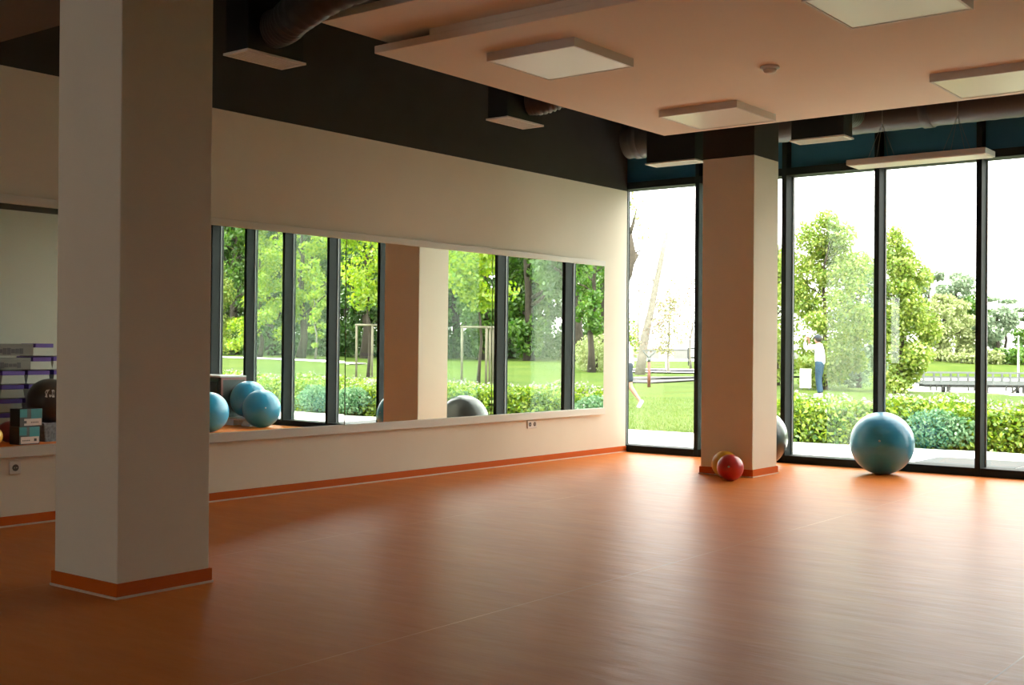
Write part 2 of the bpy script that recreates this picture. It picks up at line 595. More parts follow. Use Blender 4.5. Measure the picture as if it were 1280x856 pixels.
lamp(2.60, -6.02, 0.76, 'square white panel lamp nearest the left end of the low raft')
lamp(2.54, -3.52, 0.76, 'square white panel lamp over the raft corner by the window pillar')
lamp(5.02, -6.08, 0.76, 'square white panel lamp cut by the top edge of the photo')
lamp(4.92, -3.52, 0.76, 'square white panel lamp at the right edge of the photo')

t = thing('smoke_detector', 'small round smoke detector between the square lamps', 'smoke detector', (4.05, -4.46, 3.40))
MB().lathe([(0, -0.0), (0.07, -0.0), (0.072, -0.012), (0.066, -0.022), (0, -0.022)], n=28).build('base', panel_white, t)
MB().lathe([(0, -0.055), (0.028, -0.053), (0.046, -0.043), (0.05, -0.022), (0, -0.022)], n=28).build('sensor_head', socket_m, t)


# ------------------------------------------------------------------ air vents and ducts
def vent(x0, x1, y0, y1, label, flex_to, z=3.32, hgt=0.36):
    cx, cy = (x0 + x1) / 2, (y0 + y1) / 2
    t = thing('air_vent', label, 'air vent', (cx, cy, z), group='ceiling air vents')
    hx, hy = (x1 - x0) / 2, (y1 - y0) / 2
    MB().box(-hx + 0.012, hx - 0.012, -hy + 0.012, hy - 0.012, 0.012, hgt, 0.003).build('plenum_box', black_box_m, t, label='black sheet metal box')
    m = MB()
    f = 0.026
    m.box(-hx, hx, -hy, -hy + f, -0.004, 0.011).box(-hx, hx, hy - f, hy, -0.004, 0.011)
    m.box(-hx, -hx + f, -hy + f, hy - f, -0.004, 0.011).box(hx - f, hx, -hy + f, hy - f, -0.004, 0.011)
    g = m.build('grille_frame', grille_m, t, label='pale frame round the grille')
    # blades run along the long side
    m = MB()
    along_x = hx > hy
    n = 7
    a, b = (hy, hx) if along_x else (hx, hy)
    for k in range(n):
        q = -a + f + (2 * a - 2 * f) * (k + 0.5) / n
        if along_x:
            m.box(-hx + f, hx - f, q - 0.006, q + 0.006, 0.0, 0.010)
        else:
            m.box(q - 0.006, q + 0.006, -hy + f, hy - f, 0.0, 0.010)
    m.build('blade', grille_m, g)
    for sx in (-1, 1):
        MB().tube([(sx * (hx - 0.03), 0, hgt), (sx * (hx - 0.03), 0, CH - z)], 0.005, 6).build('hanger_rod', rod_m, t)
    # ribbed flexible duct
    pts = [Vector(p) - Vector((cx, cy, z)) for p in flex_to]
    # catmull-rom resample
    P = [pts[0] * 2 - pts[1]] + pts + [pts[-1] * 2 - pts[-2]]
    out = []
    for i in range(1, len(P) - 2):
        for s in range(14):
            u = s / 14
            p0, p1, p2, p3 = P[i - 1], P[i], P[i + 1], P[i + 2]
            out.append(0.5 * ((2 * p1) + (p2 - p0) * u + (2 * p0 - 5 * p1 + 4 * p2 - p3) * u * u + (3 * p1 - p0 - 3 * p2 + p3) * u ** 3))
    out.append(P[-2])
    rad = [0.120 + (0.012 if k % 3 else 0) for k in range(len(out))]
    MB().tube(out, rad, 20).build('flexible_duct', flex_m, t, label='ribbed round duct behind the box')
    return t


vent(1.34, 1.60, -7.36, -6.83, 'air vent box at the far left, high beside the large pillar', [(1.585, -7.12, 3.49), (1.75, -7.16, 3.49), (1.95, -7.21, 3.53), (2.4, -7.22, 3.62), (3.4, -7.22, 3.68)], z=3.30, hgt=0.42)
vent(1.34, 1.58, -4.47, -3.93, 'air vent box by the charcoal wall, half hidden by the low raft', [(1.565, -4.14, 3.50), (1.70, -4.1, 3.50), (1.86, -4.02, 3.56), (2.2, -3.95, 3.66), (3.2, -3.95, 3.70)], z=3.30, hgt=0.42)
vent(1.15, 1.77, -1.47, -1.23, 'air vent box left of the window pillar top', [(1.46, -1.24, 3.55), (1.46, -1.12, 3.58), (1.46, -0.97, 3.66)], z=3.30, hgt=0.4)
vent(3.05, 3.60, -1.93, -1.69, 'air vent box right of the window pillar top', [(3.3, -1.70, 3.53), (3.3, -1.55, 3.56), (3.3, -1.25, 3.64), (3.3, -0.97, 3.68)], z=3.30, hgt=0.4)

t = thing('main_duct', 'long round grey duct running above the windows', 'duct', (0, -0.72, 3.73))
prof_x = [0.25]
m = MB()
n = 28
xx = np.linspace(0.47, 8.3, 120)
m.tube([(x, 0, 0) for x in xx], [0.205 + (0.0035 if k % 3 == 0 else 0) for k in range(len(xx))], n)
m.build('pipe', duct_m, t)
for x in (0.62, 0.95, 2.95, 3.98, 5.2, 6.6):
    MB().tube([(x - 0.05, 0, 0), (x - 0.045, 0, 0), (x + 0.045, 0, 0), (x + 0.05, 0, 0)], [0.205, 0.219, 0.219, 0.205], 28).build('coupling', duct_m, t)
for x in (0.75, 2.85, 4.2, 5.9, 7.6):
    MB().tube([(x, 0, 0.2), (x, 0, CH - 3.73)], 0.006, 8).build('hanger_rod', rod_m, t)

# suspended linear light in front of the windows
for lx, lab in ((3.41, 'long flat white lamp hanging on wires before the windows'), (6.02, 'second hanging flat lamp, its tip seen at the top left corner of the mirror')):
    t = thing('suspended_light', lab, 'lamp', (lx, -1.41, 3.10), group='lamps hanging before the windows')
    MB().box(0, 1.32, 0, 0.31, 0.0, 0.055, 0.003).build('housing', panel_white, t)
    MB().box(0.015, 1.305, 0.015, 0.295, -0.006, 0.0).build('diffuser', diffuser_m, t, label='opal underside, switched off')
    for x in (0.30, 1.02):
        c = MB()
        c.tube([(x - 0.1, 0.05, 0.055), (x, 0.155, 0.40)], 0.0022, 6).tube([(x + 0.1, 0.05, 0.055), (x, 0.155, 0.40)], 0.0022, 6)
        c.tube([(x - 0.1, 0.26, 0.055), (x, 0.155, 0.40)], 0.0022, 6).tube([(x + 0.1, 0.26, 0.055), (x, 0.155, 0.40)], 0.0022, 6)
        c.tube([(x, 0.155, 0.40), (x, 0.155, CH - 3.10)], 0.003, 6)
        c.build('suspension_wire', rod_m, t)

# ------------------------------------------------------------------ exercise balls
def ball_mat(name, col, rough=0.38):
    m, nt, b = newmat(name)
    b.inputs['Base Color'].default_value = col
    b.inputs['Roughness'].default_value = rough
    b.inputs['Coat Weight'].default_value = 0.6
    b.inputs['Coat Roughness'].default_value = 0.3
    tc = nt.nodes.new('ShaderNodeTexCoord')
    w = nt.nodes.new('ShaderNodeTexWave')
    w.bands_direction = 'Z'
    w.inputs['Scale'].default_value = 9
    bp = nt.nodes.new('ShaderNodeBump')
    bp.inputs['Strength'].default_value = 0.025
    bp.inputs['Distance'].default_value = 0.01
    nt.links.new(tc.outputs['Object'], w.inputs['Vector'])
    nt.links.new(w.outputs['Fac'], bp.inputs['Height'])
    nt.links.new(bp.outputs[0], b.inputs['Normal'])
    return m


blue_m = ball_mat('blue_rubber', (0.016, 0.29, 0.52, 1), 0.33)
grey_m = ball_mat('grey_rubber', (0.040, 0.050, 0.050, 1), 0.26)
black_m = ball_mat('black_rubber', (0.018, 0.018, 0.018, 1), 0.45)
red_m = ball_mat('red_rubber', (0.55, 0.012, 0.022, 1), 0.34)
yellow_m = ball_mat('yellow_rubber', (0.72, 0.42, 0.02, 1), 0.36)
dkred_m = ball_mat('dark_red_rubber', (0.22, 0.012, 0.014, 1), 0.45)
plug_m = mat('pale_valve_plug', (0.62, 0.66, 0.68, 1), 0.45)
mark_m = mat('white_print', (0.75, 0.78, 0.78, 1), 0.5)


def ball(x, y, r, m, label, cat='ball', z=0.0, look=None, group=None, valve=True):
    c = z + r * 0.985
    t = thing('exercise_ball' if r > 0.2 else 'gymnastic_ball', label, cat, (x, y, z), group=group)
    # slightly flattened where it rests
    prof = []
    N = 40
    for k in range(N + 1):
        a = math.pi * k / N
        zz = r * 0.985 - r * math.cos(a)
        prof.append((max(0.0, r * math.sin(a)) if 0 < k < N else 0.0, max(zz, 0.0)))
    MB().lathe(prof, n=56).build('rubber_shell', m, t)
    if valve:
        d = Vector(look) if look is not None else (CAM - Vector((x, y, c)))
        d.normalize()
        q = d.to_track_quat('Z', 'Y').to_matrix()
        v = MB()
        v.lathe([(0, 0.004), (0.009, 0.004), (0.011, 0.0), (0.011, -0.004)], n=14)
        o = v.build('valve_plug', plug_m, t, label='pale valve plug')
        o.rotation_euler = q.to_euler()
        o.location = Vector((0, 0, r * 0.985)) + d * r
    return t


ball(3.42, -0.425, 0.325, blue_m, 'large blue exercise ball on the floor against the right windows', look=(0.27, -0.95, 0.14))
ball(2.10, -0.62, 0.325, grey_m, 'dark grey exercise ball behind the window pillar', look=(0.65, -0.75, 0.05))
ball(2.51, -2.06, 0.130, red_m, 'small red ball at the foot of the window pillar', look=(0.35, -0.92, 0.15))
ball(2.335, -1.832, 0.135, yellow_m, 'small yellow ball half hidden behind the red ball', valve=False)
ball(6.20, -0.53, 0.29, blue_m, 'blue exercise ball reflected in front, its base on the floor by the windows', group='blue balls seen in the mirror', look=(-0.9, -0.5, 0.1))
ball(6.01, -1.68, 0.29, blue_m, 'blue exercise ball reflected at the left mirror edge, cut by the large pillar', group='blue balls seen in the mirror', valve=False)
ball(6.76, -0.31, 0.29, blue_m, 'blue exercise ball reflected behind another, resting on a low white step', z=0.115, group='blue balls seen in the mirror', valve=False)

# low white step carrying the rear reflected ball
step_white = mat('white_step_plastic', (0.55, 0.55, 0.56, 1), 0.5)
t = thing('low_step', 'low white step bench under the rear reflected blue ball', 'step', (6.74, -0.36, 0))
MB().box(-0.30, 0.30, -0.2, 0.2, 0.08, 0.115, 0.01, 2).build('tread', step_white, t)
for sx in (-0.19, 0.19):
    MB().prism([(sx - 0.08, -0.17, 0.08), (sx + 0.08, -0.17, 0.08), (sx + 0.1, -0.19, 0.0), (sx - 0.1, -0.19, 0.0)], (0, 0.36, 0)).build('leg', step_white, t)

# cabinet by the right end of the windows
cab_dark = mat('dark_teal_cabinet', (0.010, 0.060, 0.070, 1), 0.4)
cab_black = mat('black_cabinet_front', (0.012, 0.014, 0.016, 1), 0.25)
cab_grey = mat('grey_cabinet_side', (0.060, 0.066, 0.062, 1), 0.5)
cab_pink = mat('dull_pink_edge', (0.26, 0.11, 0.10, 1), 0.5)
cab_top = mat('pale_cabinet_top', (0.55, 0.56, 0.55, 1), 0.4)
t = thing('storage_cabinet', 'dark low cabinet with pale top reflected behind the blue balls', 'cabinet', (7.07, -0.62, 0))
MB().box(0, 0.9, 0, 0.5, 0.0, 0.74, 0.004).build('body', cab_grey, t)
MB().box(-0.01, 0.91, -0.012, 0.51, 0.74, 0.765, 0.003).build('top', cab_top, t, label='pale cabinet top')
MB().box(-0.012, 0.0, 0.03, 0.47, 0.05, 0.71, 0.003).build('side_panel', cab_grey, t)
m = MB()
m.box(-0.02, -0.012, 0.0, 0.5, 0.70, 0.738).box(-0.02, -0.012, 0.0, 0.035, 0.0, 0.70).box(-0.02, -0.012, 0.465, 0.5, 0.0, 0.70)
m.build('side_frame', cab_pink, t, label='dull pink frame of the side')
for k in range(2):
    a = 0.02 + 0.44 * k
    d = MB().box(a, a + 0.42, -0.018, 0.0, 0.03, 0.72, 0.003).build('door', cab_dark, t, label='teal edged dark door')
    MB().box(a + 0.04, a + 0.38, -0.022, -0.018, 0.08, 0.67).build('door_panel', cab_black, d)
    MB().box(a + (0.36 if k == 0 else 0.04), a + (0.38 if k == 0 else 0.06), -0.045, -0.022, 0.36, 0.46, 0.003).build('handle', cab_top, d)

# ------------------------------------------------------------------ stacked steps and kit by the right wall (seen in the mirror)
step_grey = mat('pale_grey_step_plastic', (0.38, 0.41, 0.36, 1), 0.5)
step_mid = mat('grey_step_side', (0.14, 0.14, 0.12, 1), 0.55)
purple_m = mat('purple_step_mat', (0.085, 0.040, 0.27, 1), 0.6)
print_dark = mat('dark_print', (0.045, 0.045, 0.05, 1), 0.6)


def make_step(flip):
    """aerobic step, long axis +x away from the mirror; its end with a purple strip faces the mirror"""
    t = thing('aerobic_step', 'purple and grey aerobic step', 'step')
    h = 0.185
    w0, w1 = 0.175, 0.155
    m = MB()
    # tapered trough body
    lo, hi = (w1, w0)
    m.prism([(0, -w0, 0.0), (0, w0, 0.0), (0, w1, h * 0.62), (0, -w1, h * 0.62)], (0.95, 0, 0))
    m.build('body', step_grey, t)
    MB().box(-0.008, 0.958, -w1 - 0.008, w1 + 0.008, h * 0.62, h - 0.012, 0.006).build('mat', purple_m, t, label='purple step mat')
    MB().box(0.03, 0.9, -w1 + 0.01, w1 - 0.01, h - 0.012, h, 0.003).build('grip_surface', step_mid, t)
    MB().box(0.05, 0.9, w1 - 0.012, w1 - 0.004, h * 0.3, h * 0.62).build('side_rib', step_grey, t)
    return t


ROW = 0.19
first = make_step(0)
used = False
cols = [(7.22, -4.005 + 0.0), (7.24, -3.62), (7.26, -3.23)]
words = ['left', 'middle', 'right']
levels = ['bottom', 'second', 'third', 'fourth', 'fifth', 'sixth', 'seventh']
nrows = [5, 5, 6]
for c, (sx, sy) in enumerate(cols):
    for k in range(nrows[c]):
        o = first if not used else copy_tree(first)
        used = True
        o.location = (sx + random.uniform(-0.015, 0.015), sy + random.uniform(-0.015, 0.015) - 0.012 * (5 - k) * (1 if c == 0 else 0.4), k * ROW)
        o['label'] = 'purple and grey aerobic step, %s from below in the %s reflected stack' % (levels[k], words[c])
        o['category'] = 'step'
        o['group'] = 'stacked aerobic steps'
# two steps lying crosswise on the left stack, long dark side to the mirror
for k, (yy, zz, lab) in enumerate(((-3.64, 5 * ROW, 'lower of the two crosswise steps with dark side print, on the left stack'), (-3.58, 6 * ROW, 'topmost crosswise step with dark side print above all the stacks'))):
    t = thing('aerobic_step', lab, 'step', (7.2, yy, zz), group='crosswise aerobic steps')
    w = 0.17
    y1 = (-3.45 if k == 0 else -3.415) - yy
    y0 = y1 - 1.1
    body = MB().box(0, 0.36, y0, y1 - 0.32, 0.0, 0.125, 0.004).build('body', step_mid, t)
    MB().prism([(0, y1 - 0.32, 0.0), (0, y1, 0.0), (0, y1 - 0.02, 0.11), (0, y1 - 0.32, 0.11)], (0.36, 0, 0)).build('end_block', step_grey, t, label='pale grey end block')
    MB().box(-0.004, 0.364, y1 - 0.29, y1 - 0.02, 0.11, 0.165, 0.004).build('mat', purple_m, t, label='purple step mat')
    MB().box(-0.003, 0.363, y0, y1 - 0.32, 0.125, 0.16, 0.004).build('grip_surface', step_mid, t)
    pr = MB()
    a = y1 - 0.46
    for j in range(7):
        hh = random.uniform(0.02, 0.05)
        pr.box(-0.004, 0.0, a - 0.06 * (j + 1), a - 0.06 * j - 0.008, 0.06 - hh, 0.06 + hh)
    pr.build('side_print', print_dark, t, label='dark printed lettering')

# black ball with a white mark among the steps
bx, by, br = 6.78, -3.74, 0.30
t = ball(bx, by, br, black_m, 'black ball with a white mark in front of the stacked steps', z=0.24, valve=False)
mk = MB()
look = Vector((-0.84, -0.50, 0.38)).normalized()
q = look.to_track_quat('Z', 'Y').to_matrix()
cc = Vector((0, 0, br * 0.985))
def onball(a, b, lift=1.004):
    d = (look + q @ Vector((a, b, 0)) / br).normalized()
    return cc + d * br * lift
def patch(pts):
    mk.poly([onball(a, b) for a, b in pts])
for pts in (((-.06, .045), (-.045, .058), (-.022, .05), (-.03, .01), (-.02, -.035), (-.035, -.055), (-.062, -.05), (-.05, -.005)),
            ((.0, .06), (.045, .055), (.062, .02), (.05, -.02), (.065, -.045), (.03, -.055), (.035, -.01), (.02, .028)),
            ((-.012, -.02), (.008, -.012), (.006, -.05), (-.014, -.048))):
    patch(pts)
mk.build('white_mark', mark_m, t, label='white printed mark')
# the crate that carries it
crate_m = mat('cloudy_blue_grey_plastic', (0.13, 0.16, 0.18, 1), 0.3, noise=0.5, nscale=30)
t = thing('plastic_crate', 'cloudy grey plastic crate under the marked black ball', 'crate', (6.78, -3.74, 0))
m = MB()
m.prism([(-.16, -.15, 0), (.16, -.15, 0), (.16, .15, 0), (-.16, .15, 0)], (0, 0, 0.012))
for a in (0, 1, 2, 3):
    R_ = Matrix.Rotation(a * math.pi / 2, 3, 'Z')
    m.prism([R_ @ Vector(p) for p in ((.15, -.15, 0.0), (.15, .15, 0.0), (.19, .19, 0.25), (.19, -.19, 0.25))], R_ @ Vector((0.008, 0, 0)))
m.build('tub', crate_m, t)
m = MB()
m.box(-.20, .20, -.20, -.185, 0.235, 0.25).box(-.20, .20, .185, .20, 0.235, 0.25).box(-.20, -.185, -.185, .185, 0.235, 0.25).box(.185, .20, -.185, .185, 0.235, 0.25)
m.build('rim', crate_m, t)

# two small teal boxes with pale labels
teal_m = mat('teal_carton', (0.020, 0.19, 0.21, 1), 0.5)
carton_dark = mat('dark_carton', (0.045, 0.05, 0.05, 1), 0.5)
label_m = mat('pale_carton_label', (0.52, 0.44, 0.40, 1), 0.5)
for k, (lab, wv, off) in enumerate((('lower teal carton with a pale label in front of the steps', 0.28, 0.0), ('upper teal carton with a pale label, stacked on another', 0.31, 0.02))):
    z0 = 0.232 * k
    t = thing('carton', lab, 'box', (6.40, -4.25 + off, z0), group='teal cartons')
    MB().box(0, 0.24, -wv / 2, wv / 2, 0, 0.228, 0.003).build('box_body', carton_dark, t)
    MB().box(-0.002, 0.0, 0.0, wv / 2, 0.10, 0.226).build('teal_print', teal_m, t, label='teal printed field')
    MB().box(-0.002, 0.0, -wv / 2, -wv / 2 + 0.1, 0.12, 0.226).build('teal_print', teal_m, t, label='teal printed field')
    MB().box(-0.003, 0.0, -wv / 2 + (0.06 if k else 0.02), wv / 2 - 0.01, 0.012, 0.10).build('pale_label', label_m, t, label='pale paper label')
    p = MB()
    dx = -0.08 if k else 0.08
    p.prism([(-0.004, dx - .018, .04), (-0.004, dx + .018, .04), (-0.004, dx + .018, .075), (-0.004, dx - .018, .075)], (0.001, 0, 0))
    for j in range(5):
        yy = -dx * 0.6 - 0.05 + j * 0.022
        p.prism([(-0.004, yy, .045), (-0.004, yy + .014, .045), (-0.004, yy + .014, .060), (-0.004, yy, .060)], (0.001, 0, 0))
    p.build('label_print', print_dark, t, label='small dark print')
ball(6.50, -4.70, 0.125, yellow_m, 'small yellow ball at the left photo edge beside the cartons', valve=False)
ball(6.95, -4.22, 0.14, dkred_m, 'small dark red ball behind the yellow one, left of the cartons', valve=False)

# ------------------------------------------------------------------ grounds outside
def sstep(a, b, x):
    t_ = np.clip((x - a) / (b - a), 0, 1)
    return t_ * t_ * (3 - 2 * t_)


def ground_z(x, y):
    x = np.asarray(x, float)
    y = np.asarray(y, float)
    d = (x - CAM.x) * FW.x + (y - CAM.y) * FW.y
    right = sstep(14, 45, x * 0.7 + y * 0.7 + 2) * sstep(2, 12, x + 0.0 * y)
    z = right * 0.42
    edge = 7.96 - 0.36 * (y + 12.64)
    lake = sstep(-1.5, 1.5, x - edge) * (1 - sstep(9, 12, x - 0.0 * y)) * sstep(26.0, 29.5, y + 0.30 * (x + 5)) * (1 - sstep(146, 156, d))
    z = z - 4.0 * lake
    far = sstep(150, 215, d) * sstep(-30, 30, x - edge + 25)
    z = z * (1 - far) + far * 0.35 - 1.1 * (sstep(143, 150, d) - sstep(150, 190, d)) * sstep(-20, 20, x - edge)
    return z


def gz(x, y):
    return float(ground_z(x, y))


gx = np.concatenate([np.arange(-240, -40, 8.0), np.arange(-40, 45, 1.25), np.arange(45, 121, 6.0)])
gy = np.concatenate([np.arange(0.30, 45, 1.25), np.arange(45, 300, 6.0)])
X, Y = np.meshgrid(gx, gy)
Z = ground_z(X, Y) - 0.03
nx, ny = len(gx), len(gy)
verts = np.stack([X.ravel(), Y.ravel(), Z.ravel()], 1)
ii = np.arange((ny - 1) * (nx - 1))
r_, c_ = ii // (nx - 1), ii % (nx - 1)
a_ = r_ * nx + c_
faces = np.stack([a_, a_ + 1, a_ + nx + 1, a_ + nx], 1)


def fast_mesh(name, verts, faces, smooth=False):
    me = bpy.data.meshes.new(name)
    k = faces.shape[1]
    me.vertices.add(len(verts))
    me.vertices.foreach_set('co', np.asarray(verts, np.float32).ravel())
    me.loops.add(faces.size)
    me.loops.foreach_set('vertex_index', faces.astype(np.int32).ravel())
    me.polygons.add(len(faces))
    me.polygons.foreach_set('loop_start', np.arange(0, faces.size, k, dtype=np.int32))
    me.polygons.foreach_set('loop_total', np.full(len(faces), k, np.int32))
    if smooth:
        me.polygons.foreach_set('use_smooth', np.ones(len(faces), bool))
    me.update(calc_edges=True)
    return me


def grass_mat():
    m, nt, b = newmat('mown_lawn')
    tc = nt.nodes.new('ShaderNodeTexCoord')
    n1 = nt.nodes.new('ShaderNodeTexNoise'); n1.inputs['Scale'].default_value = 0.5; n1.inputs['Detail'].default_value = 6
    n2 = nt.nodes.new('ShaderNodeTexNoise'); n2.inputs['Scale'].default_value = 14; n2.inputs['Detail'].default_value = 5
    mx = nt.nodes.new('ShaderNodeMath'); mx.operation = 'ADD'
    ml = nt.nodes.new('ShaderNodeMath'); ml.operation = 'MULTIPLY'; ml.inputs[1].default_value = 0.5
    cr = nt.nodes.new('ShaderNodeValToRGB')
    cr.color_ramp.elements[0].position = 0.36
    cr.color_ramp.elements[0].color = (0.028, 0.064, 0.004, 1)
    cr.color_ramp.elements[1].position = 0.62
    cr.color_ramp.elements[1].color = (0.070, 0.100, 0.013, 1)
    bp = nt.nodes.new('ShaderNodeBump'); bp.inputs['Strength'].default_value = 0.5; bp.inputs['Distance'].default_value = 0.05
    L = nt.links.new
    L(tc.outputs['Object'], n1.inputs['Vector']); L(tc.outputs['Object'], n2.inputs['Vector'])
    L(n1.outputs['Fac'], mx.inputs[0]); L(n2.outputs['Fac'], mx.inputs[1]); L(mx.outputs[0], ml.inputs[0]); L(ml.outputs[0], cr.inputs[0])
    L(cr.outputs[0], b.inputs['Base Color']); L(n2.outputs['Fac'], bp.inputs['Height']); L(bp.outputs[0], b.inputs['Normal'])
    b.inputs['Roughness'].default_value = 0.9
    b.inputs['Specular IOR Level'].default_value = 0.1
    return m


lawn_m = grass_mat()
me = fast_mesh('lawn', verts, faces, True)
me.materials.append(lawn_m)
tag(link('lawn', me), 'bright green mown lawn stretching away outside the windows', 'lawn', kind='structure')

pave_m = mat('pale_concrete_paving', (0.72, 0.71, 0.68, 1), 0.85, noise=0.05, nscale=2)
pad_m = mat('dark_grey_patch', (0.038, 0.044, 0.046, 1), 0.8, noise=0.08, nscale=4)
tar_m = mat('grey_asphalt', (0.045, 0.047, 0.046, 1), 0.9, noise=0.06, nscale=3)
kerb_m = mat('white_kerb_stone', (0.75, 0.74, 0.72, 1), 0.85)
terr = MB()
terr.prism([(-14, 0.25, -0.25), (18, 0.25, -0.25), (18, 2.75, -0.25), (6.5, 2.95, -0.25), (3.6, 3.45, -0.25), (0.4, 3.10, -0.25), (-1.0, 3.72, -0.25), (-14, 3.66, -0.25)], (0, 0, 0.23))
tag(terr.build('terrace', pave_m), 'pale concrete paving strip along the outside of the windows', 'paving', kind='structure')
pad = thing('dark_pad', 'dark grey area on the pale paving outside the right windows', 'paving', (0, 0, 0))  # thin dark grey pieces lying on the pale paving
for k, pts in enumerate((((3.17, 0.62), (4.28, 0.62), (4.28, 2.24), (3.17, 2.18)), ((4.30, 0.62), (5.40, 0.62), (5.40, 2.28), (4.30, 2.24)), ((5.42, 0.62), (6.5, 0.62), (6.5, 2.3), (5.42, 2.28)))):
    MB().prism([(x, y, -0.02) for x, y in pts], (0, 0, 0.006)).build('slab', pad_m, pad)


def ribbon(name, m, pts, width, lift, label, cat='path', thick=0.04):
    """flat path following the ground along a polyline"""
    P = []
    for (x0, y0), (x1, y1) in zip(pts, pts[1:]):
        for s in np.linspace(0, 1, 12, endpoint=False):
            P.append((x0 + (x1 - x0) * s, y0 + (y1 - y0) * s))
    P.append(pts[-1])
    bm = bmesh.new()
    rows = []
    for i, (x, y) in enumerate(P):
        dx, dy = P[min(i + 1, len(P) - 1)][0] - P[max(i - 1, 0)][0], P[min(i + 1, len(P) - 1)][1] - P[max(i - 1, 0)][1]
        l = math.hypot(dx, dy)
        nx_, ny_ = -dy / l * width / 2, dx / l * width / 2
        row = []
        for s in (-1, 1):
            for dz in (lift - thick, lift):
                row.append(bm.verts.new((x + s * nx_, y + s * ny_, gz(x + s * nx_, y + s * ny_) + dz)))
        rows.append(row)
    for A, B in zip(rows, rows[1:]):
        for a, b in ((1, 3), (3, 2), (2, 0), (0, 1)):
            bm.faces.new((A[a], A[b], B[b], B[a]))
    me = bpy.data.meshes.new(name)
    bmesh.ops.recalc_face_normals(bm, faces=bm.faces)
    bm.to_mesh(me)
    bm.free()
    me.materials.append(m)
    return tag(link(name, me), label, cat, kind='structure')


def P2(u, d):
    p = at(u, d)
    return (p.x, p.y)


def PM(u, d):
    p = atm(u, d)
    return (p.x, p.y)


ribbon('asphalt_path', tar_m, [P2(905, 50.5), P2(850, 51.5), P2(822, 53)], 15.0, 0.02, 'grey asphalt path beyond the lawn in the left window bay')
ribbon('kerb_strip', kerb_m, [P2(900, 66), P2(850, 67), P2(824, 68), P2(790, 62)], 8.0, 0.05, 'white strip of paving behind the grey path')
ribbon('far_path', kerb_m, [P2(900, 128), P2(850, 128), P2(780, 128)], 20.0, 0.02, 'far white path below the grey wall in the left window bay')
ribbon('park_path', kerb_m, [PM(250, 62), PM(350, 56.5), PM(455, 51.0)], 0.9, 0.03, 'thin pale path crossing the reflected lawn')

water_m = mat('pale_lake_water', (0.55, 0.60, 0.60, 1), 0.18, spec=0.8, bump=0.08, bscale=1.5)
wv = [(-70, 24), (14, 24), (14, 200), (-120, 200)]
wm = MB().prism([(x, y, -2.35) for x, y in wv], (0, 0, 0.05)).build('lake_water', water_m)
tag(wm, 'bright pale lake water under the pier', 'water', kind='structure')


# ------------------------------------------------------------------ plants
def leaf_cloud(name, pts, size, mat_, upbias=0.3, parent=None, jitter=0.5):
    """one small folded leaf (two triangles) at every point"""
    n = len(pts)
    nrm = rng.normal(size=(n, 3))
    nrm[:, 2] += upbias
    nrm /= np.linalg.norm(nrm, axis=1)[:, None]
    a = np.cross(nrm, rng.normal(size=(n, 3)))
    a /= np.linalg.norm(a, axis=1)[:, None]
    b = np.cross(nrm, a)
    s = size * (1 + jitter * (rng.random(n) - 0.5))[:, None]
    fold = nrm * s * 0.12
    v = np.empty((n, 4, 3))
    v[:, 0] = pts - a * s * 0.6
    v[:, 1] = pts + b * s * 0.36 + fold
    v[:, 2] = pts + a * s * 0.6
    v[:, 3] = pts - b * s * 0.36 + fold
    f = np.empty((n, 2, 3), np.int64)
    base = np.arange(n) * 4
    f[:, 0] = np.stack([base, base + 1, base + 2], 1)
    f[:, 1] = np.stack([base, base + 2, base + 3], 1)
    me = fast_mesh(name, v.reshape(-1, 3), f.reshape(-1, 3))
    me.materials.append(mat_)
    o = link(name, me, parent, 'stuff')
    return o


def blob_points(blobs, shell=0.45):
    out = []
    for (c, r, n) in blobs:
        d = rng.normal(size=(n, 3))
        d /= np.linalg.norm(d, axis=1)[:, None]
        rad = rng.random(n) ** shell
        out.append(np.array(c) + d * rad[:, None] * np.array(r))
    return np.concatenate(out)


bark_m = mat('brown_grey_bark', (0.045, 0.036, 0.026, 1), 0.95, noise=0.35, nscale=5, bump=0.25, bscale=12)
bark_pale = mat('pale_bark', (0.15, 0.14, 0.115, 1), 0.95, noise=0.2, nscale=6, bump=0.2, bscale=18)
leaf_lime = leafmat('lime_leaves', (0.30, 0.66, 0.006, 1), (0.85, 1.05, 0.03, 1), 0.55)
leaf_fresh = leafmat('fresh_green_leaves', (0.26, 0.52, 0.03, 1), (0.80, 0.92, 0.17, 1), 0.42)
leaf_mid = leafmat('mid_green_leaves', (0.10, 0.34, 0.02, 1), (0.32, 0.60, 0.06, 1), 0.45)
leaf_dark = leafmat('dark_green_leaves', (0.05, 0.19, 0.03, 1), (0.20, 0.42, 0.06, 1), 0.42)
leaf_haze_grey = leafmat('hazed_grey_green_leaves', (0.34, 0.52, 0.30, 1), (0.62, 0.78, 0.50, 1), 0.42)  # grey-green lightened in colour to imitate haze over distance
leaf_willow = leafmat('willow_leaves', (0.55, 0.70, 0.22, 1), (0.85, 0.95, 0.42, 1), 0.42)
leaf_hedge = leafmat('hedge_leaves', (0.10, 0.36, 0.010, 1), (0.78, 0.98, 0.06, 1), 0.42)
leaf_teal = leafmat('blue_green_leaves', (0.09, 0.36, 0.13, 1), (0.50, 0.85, 0.42, 1), 0.38)
leaf_pale = leafmat('thin_yellow_leaves', (0.42, 0.46, 0.12, 1), (0.62, 0.58, 0.30, 1), 0.4)
leaf_pink = leafmat('rusty_buds', (0.40, 0.26, 0.18, 1), (0.60, 0.48, 0.36, 1), 0.4)
petal_m = leafmat('white_petals', (0.70, 0.66, 0.62, 1), (0.85, 0.82, 0.80, 1), 0.3)


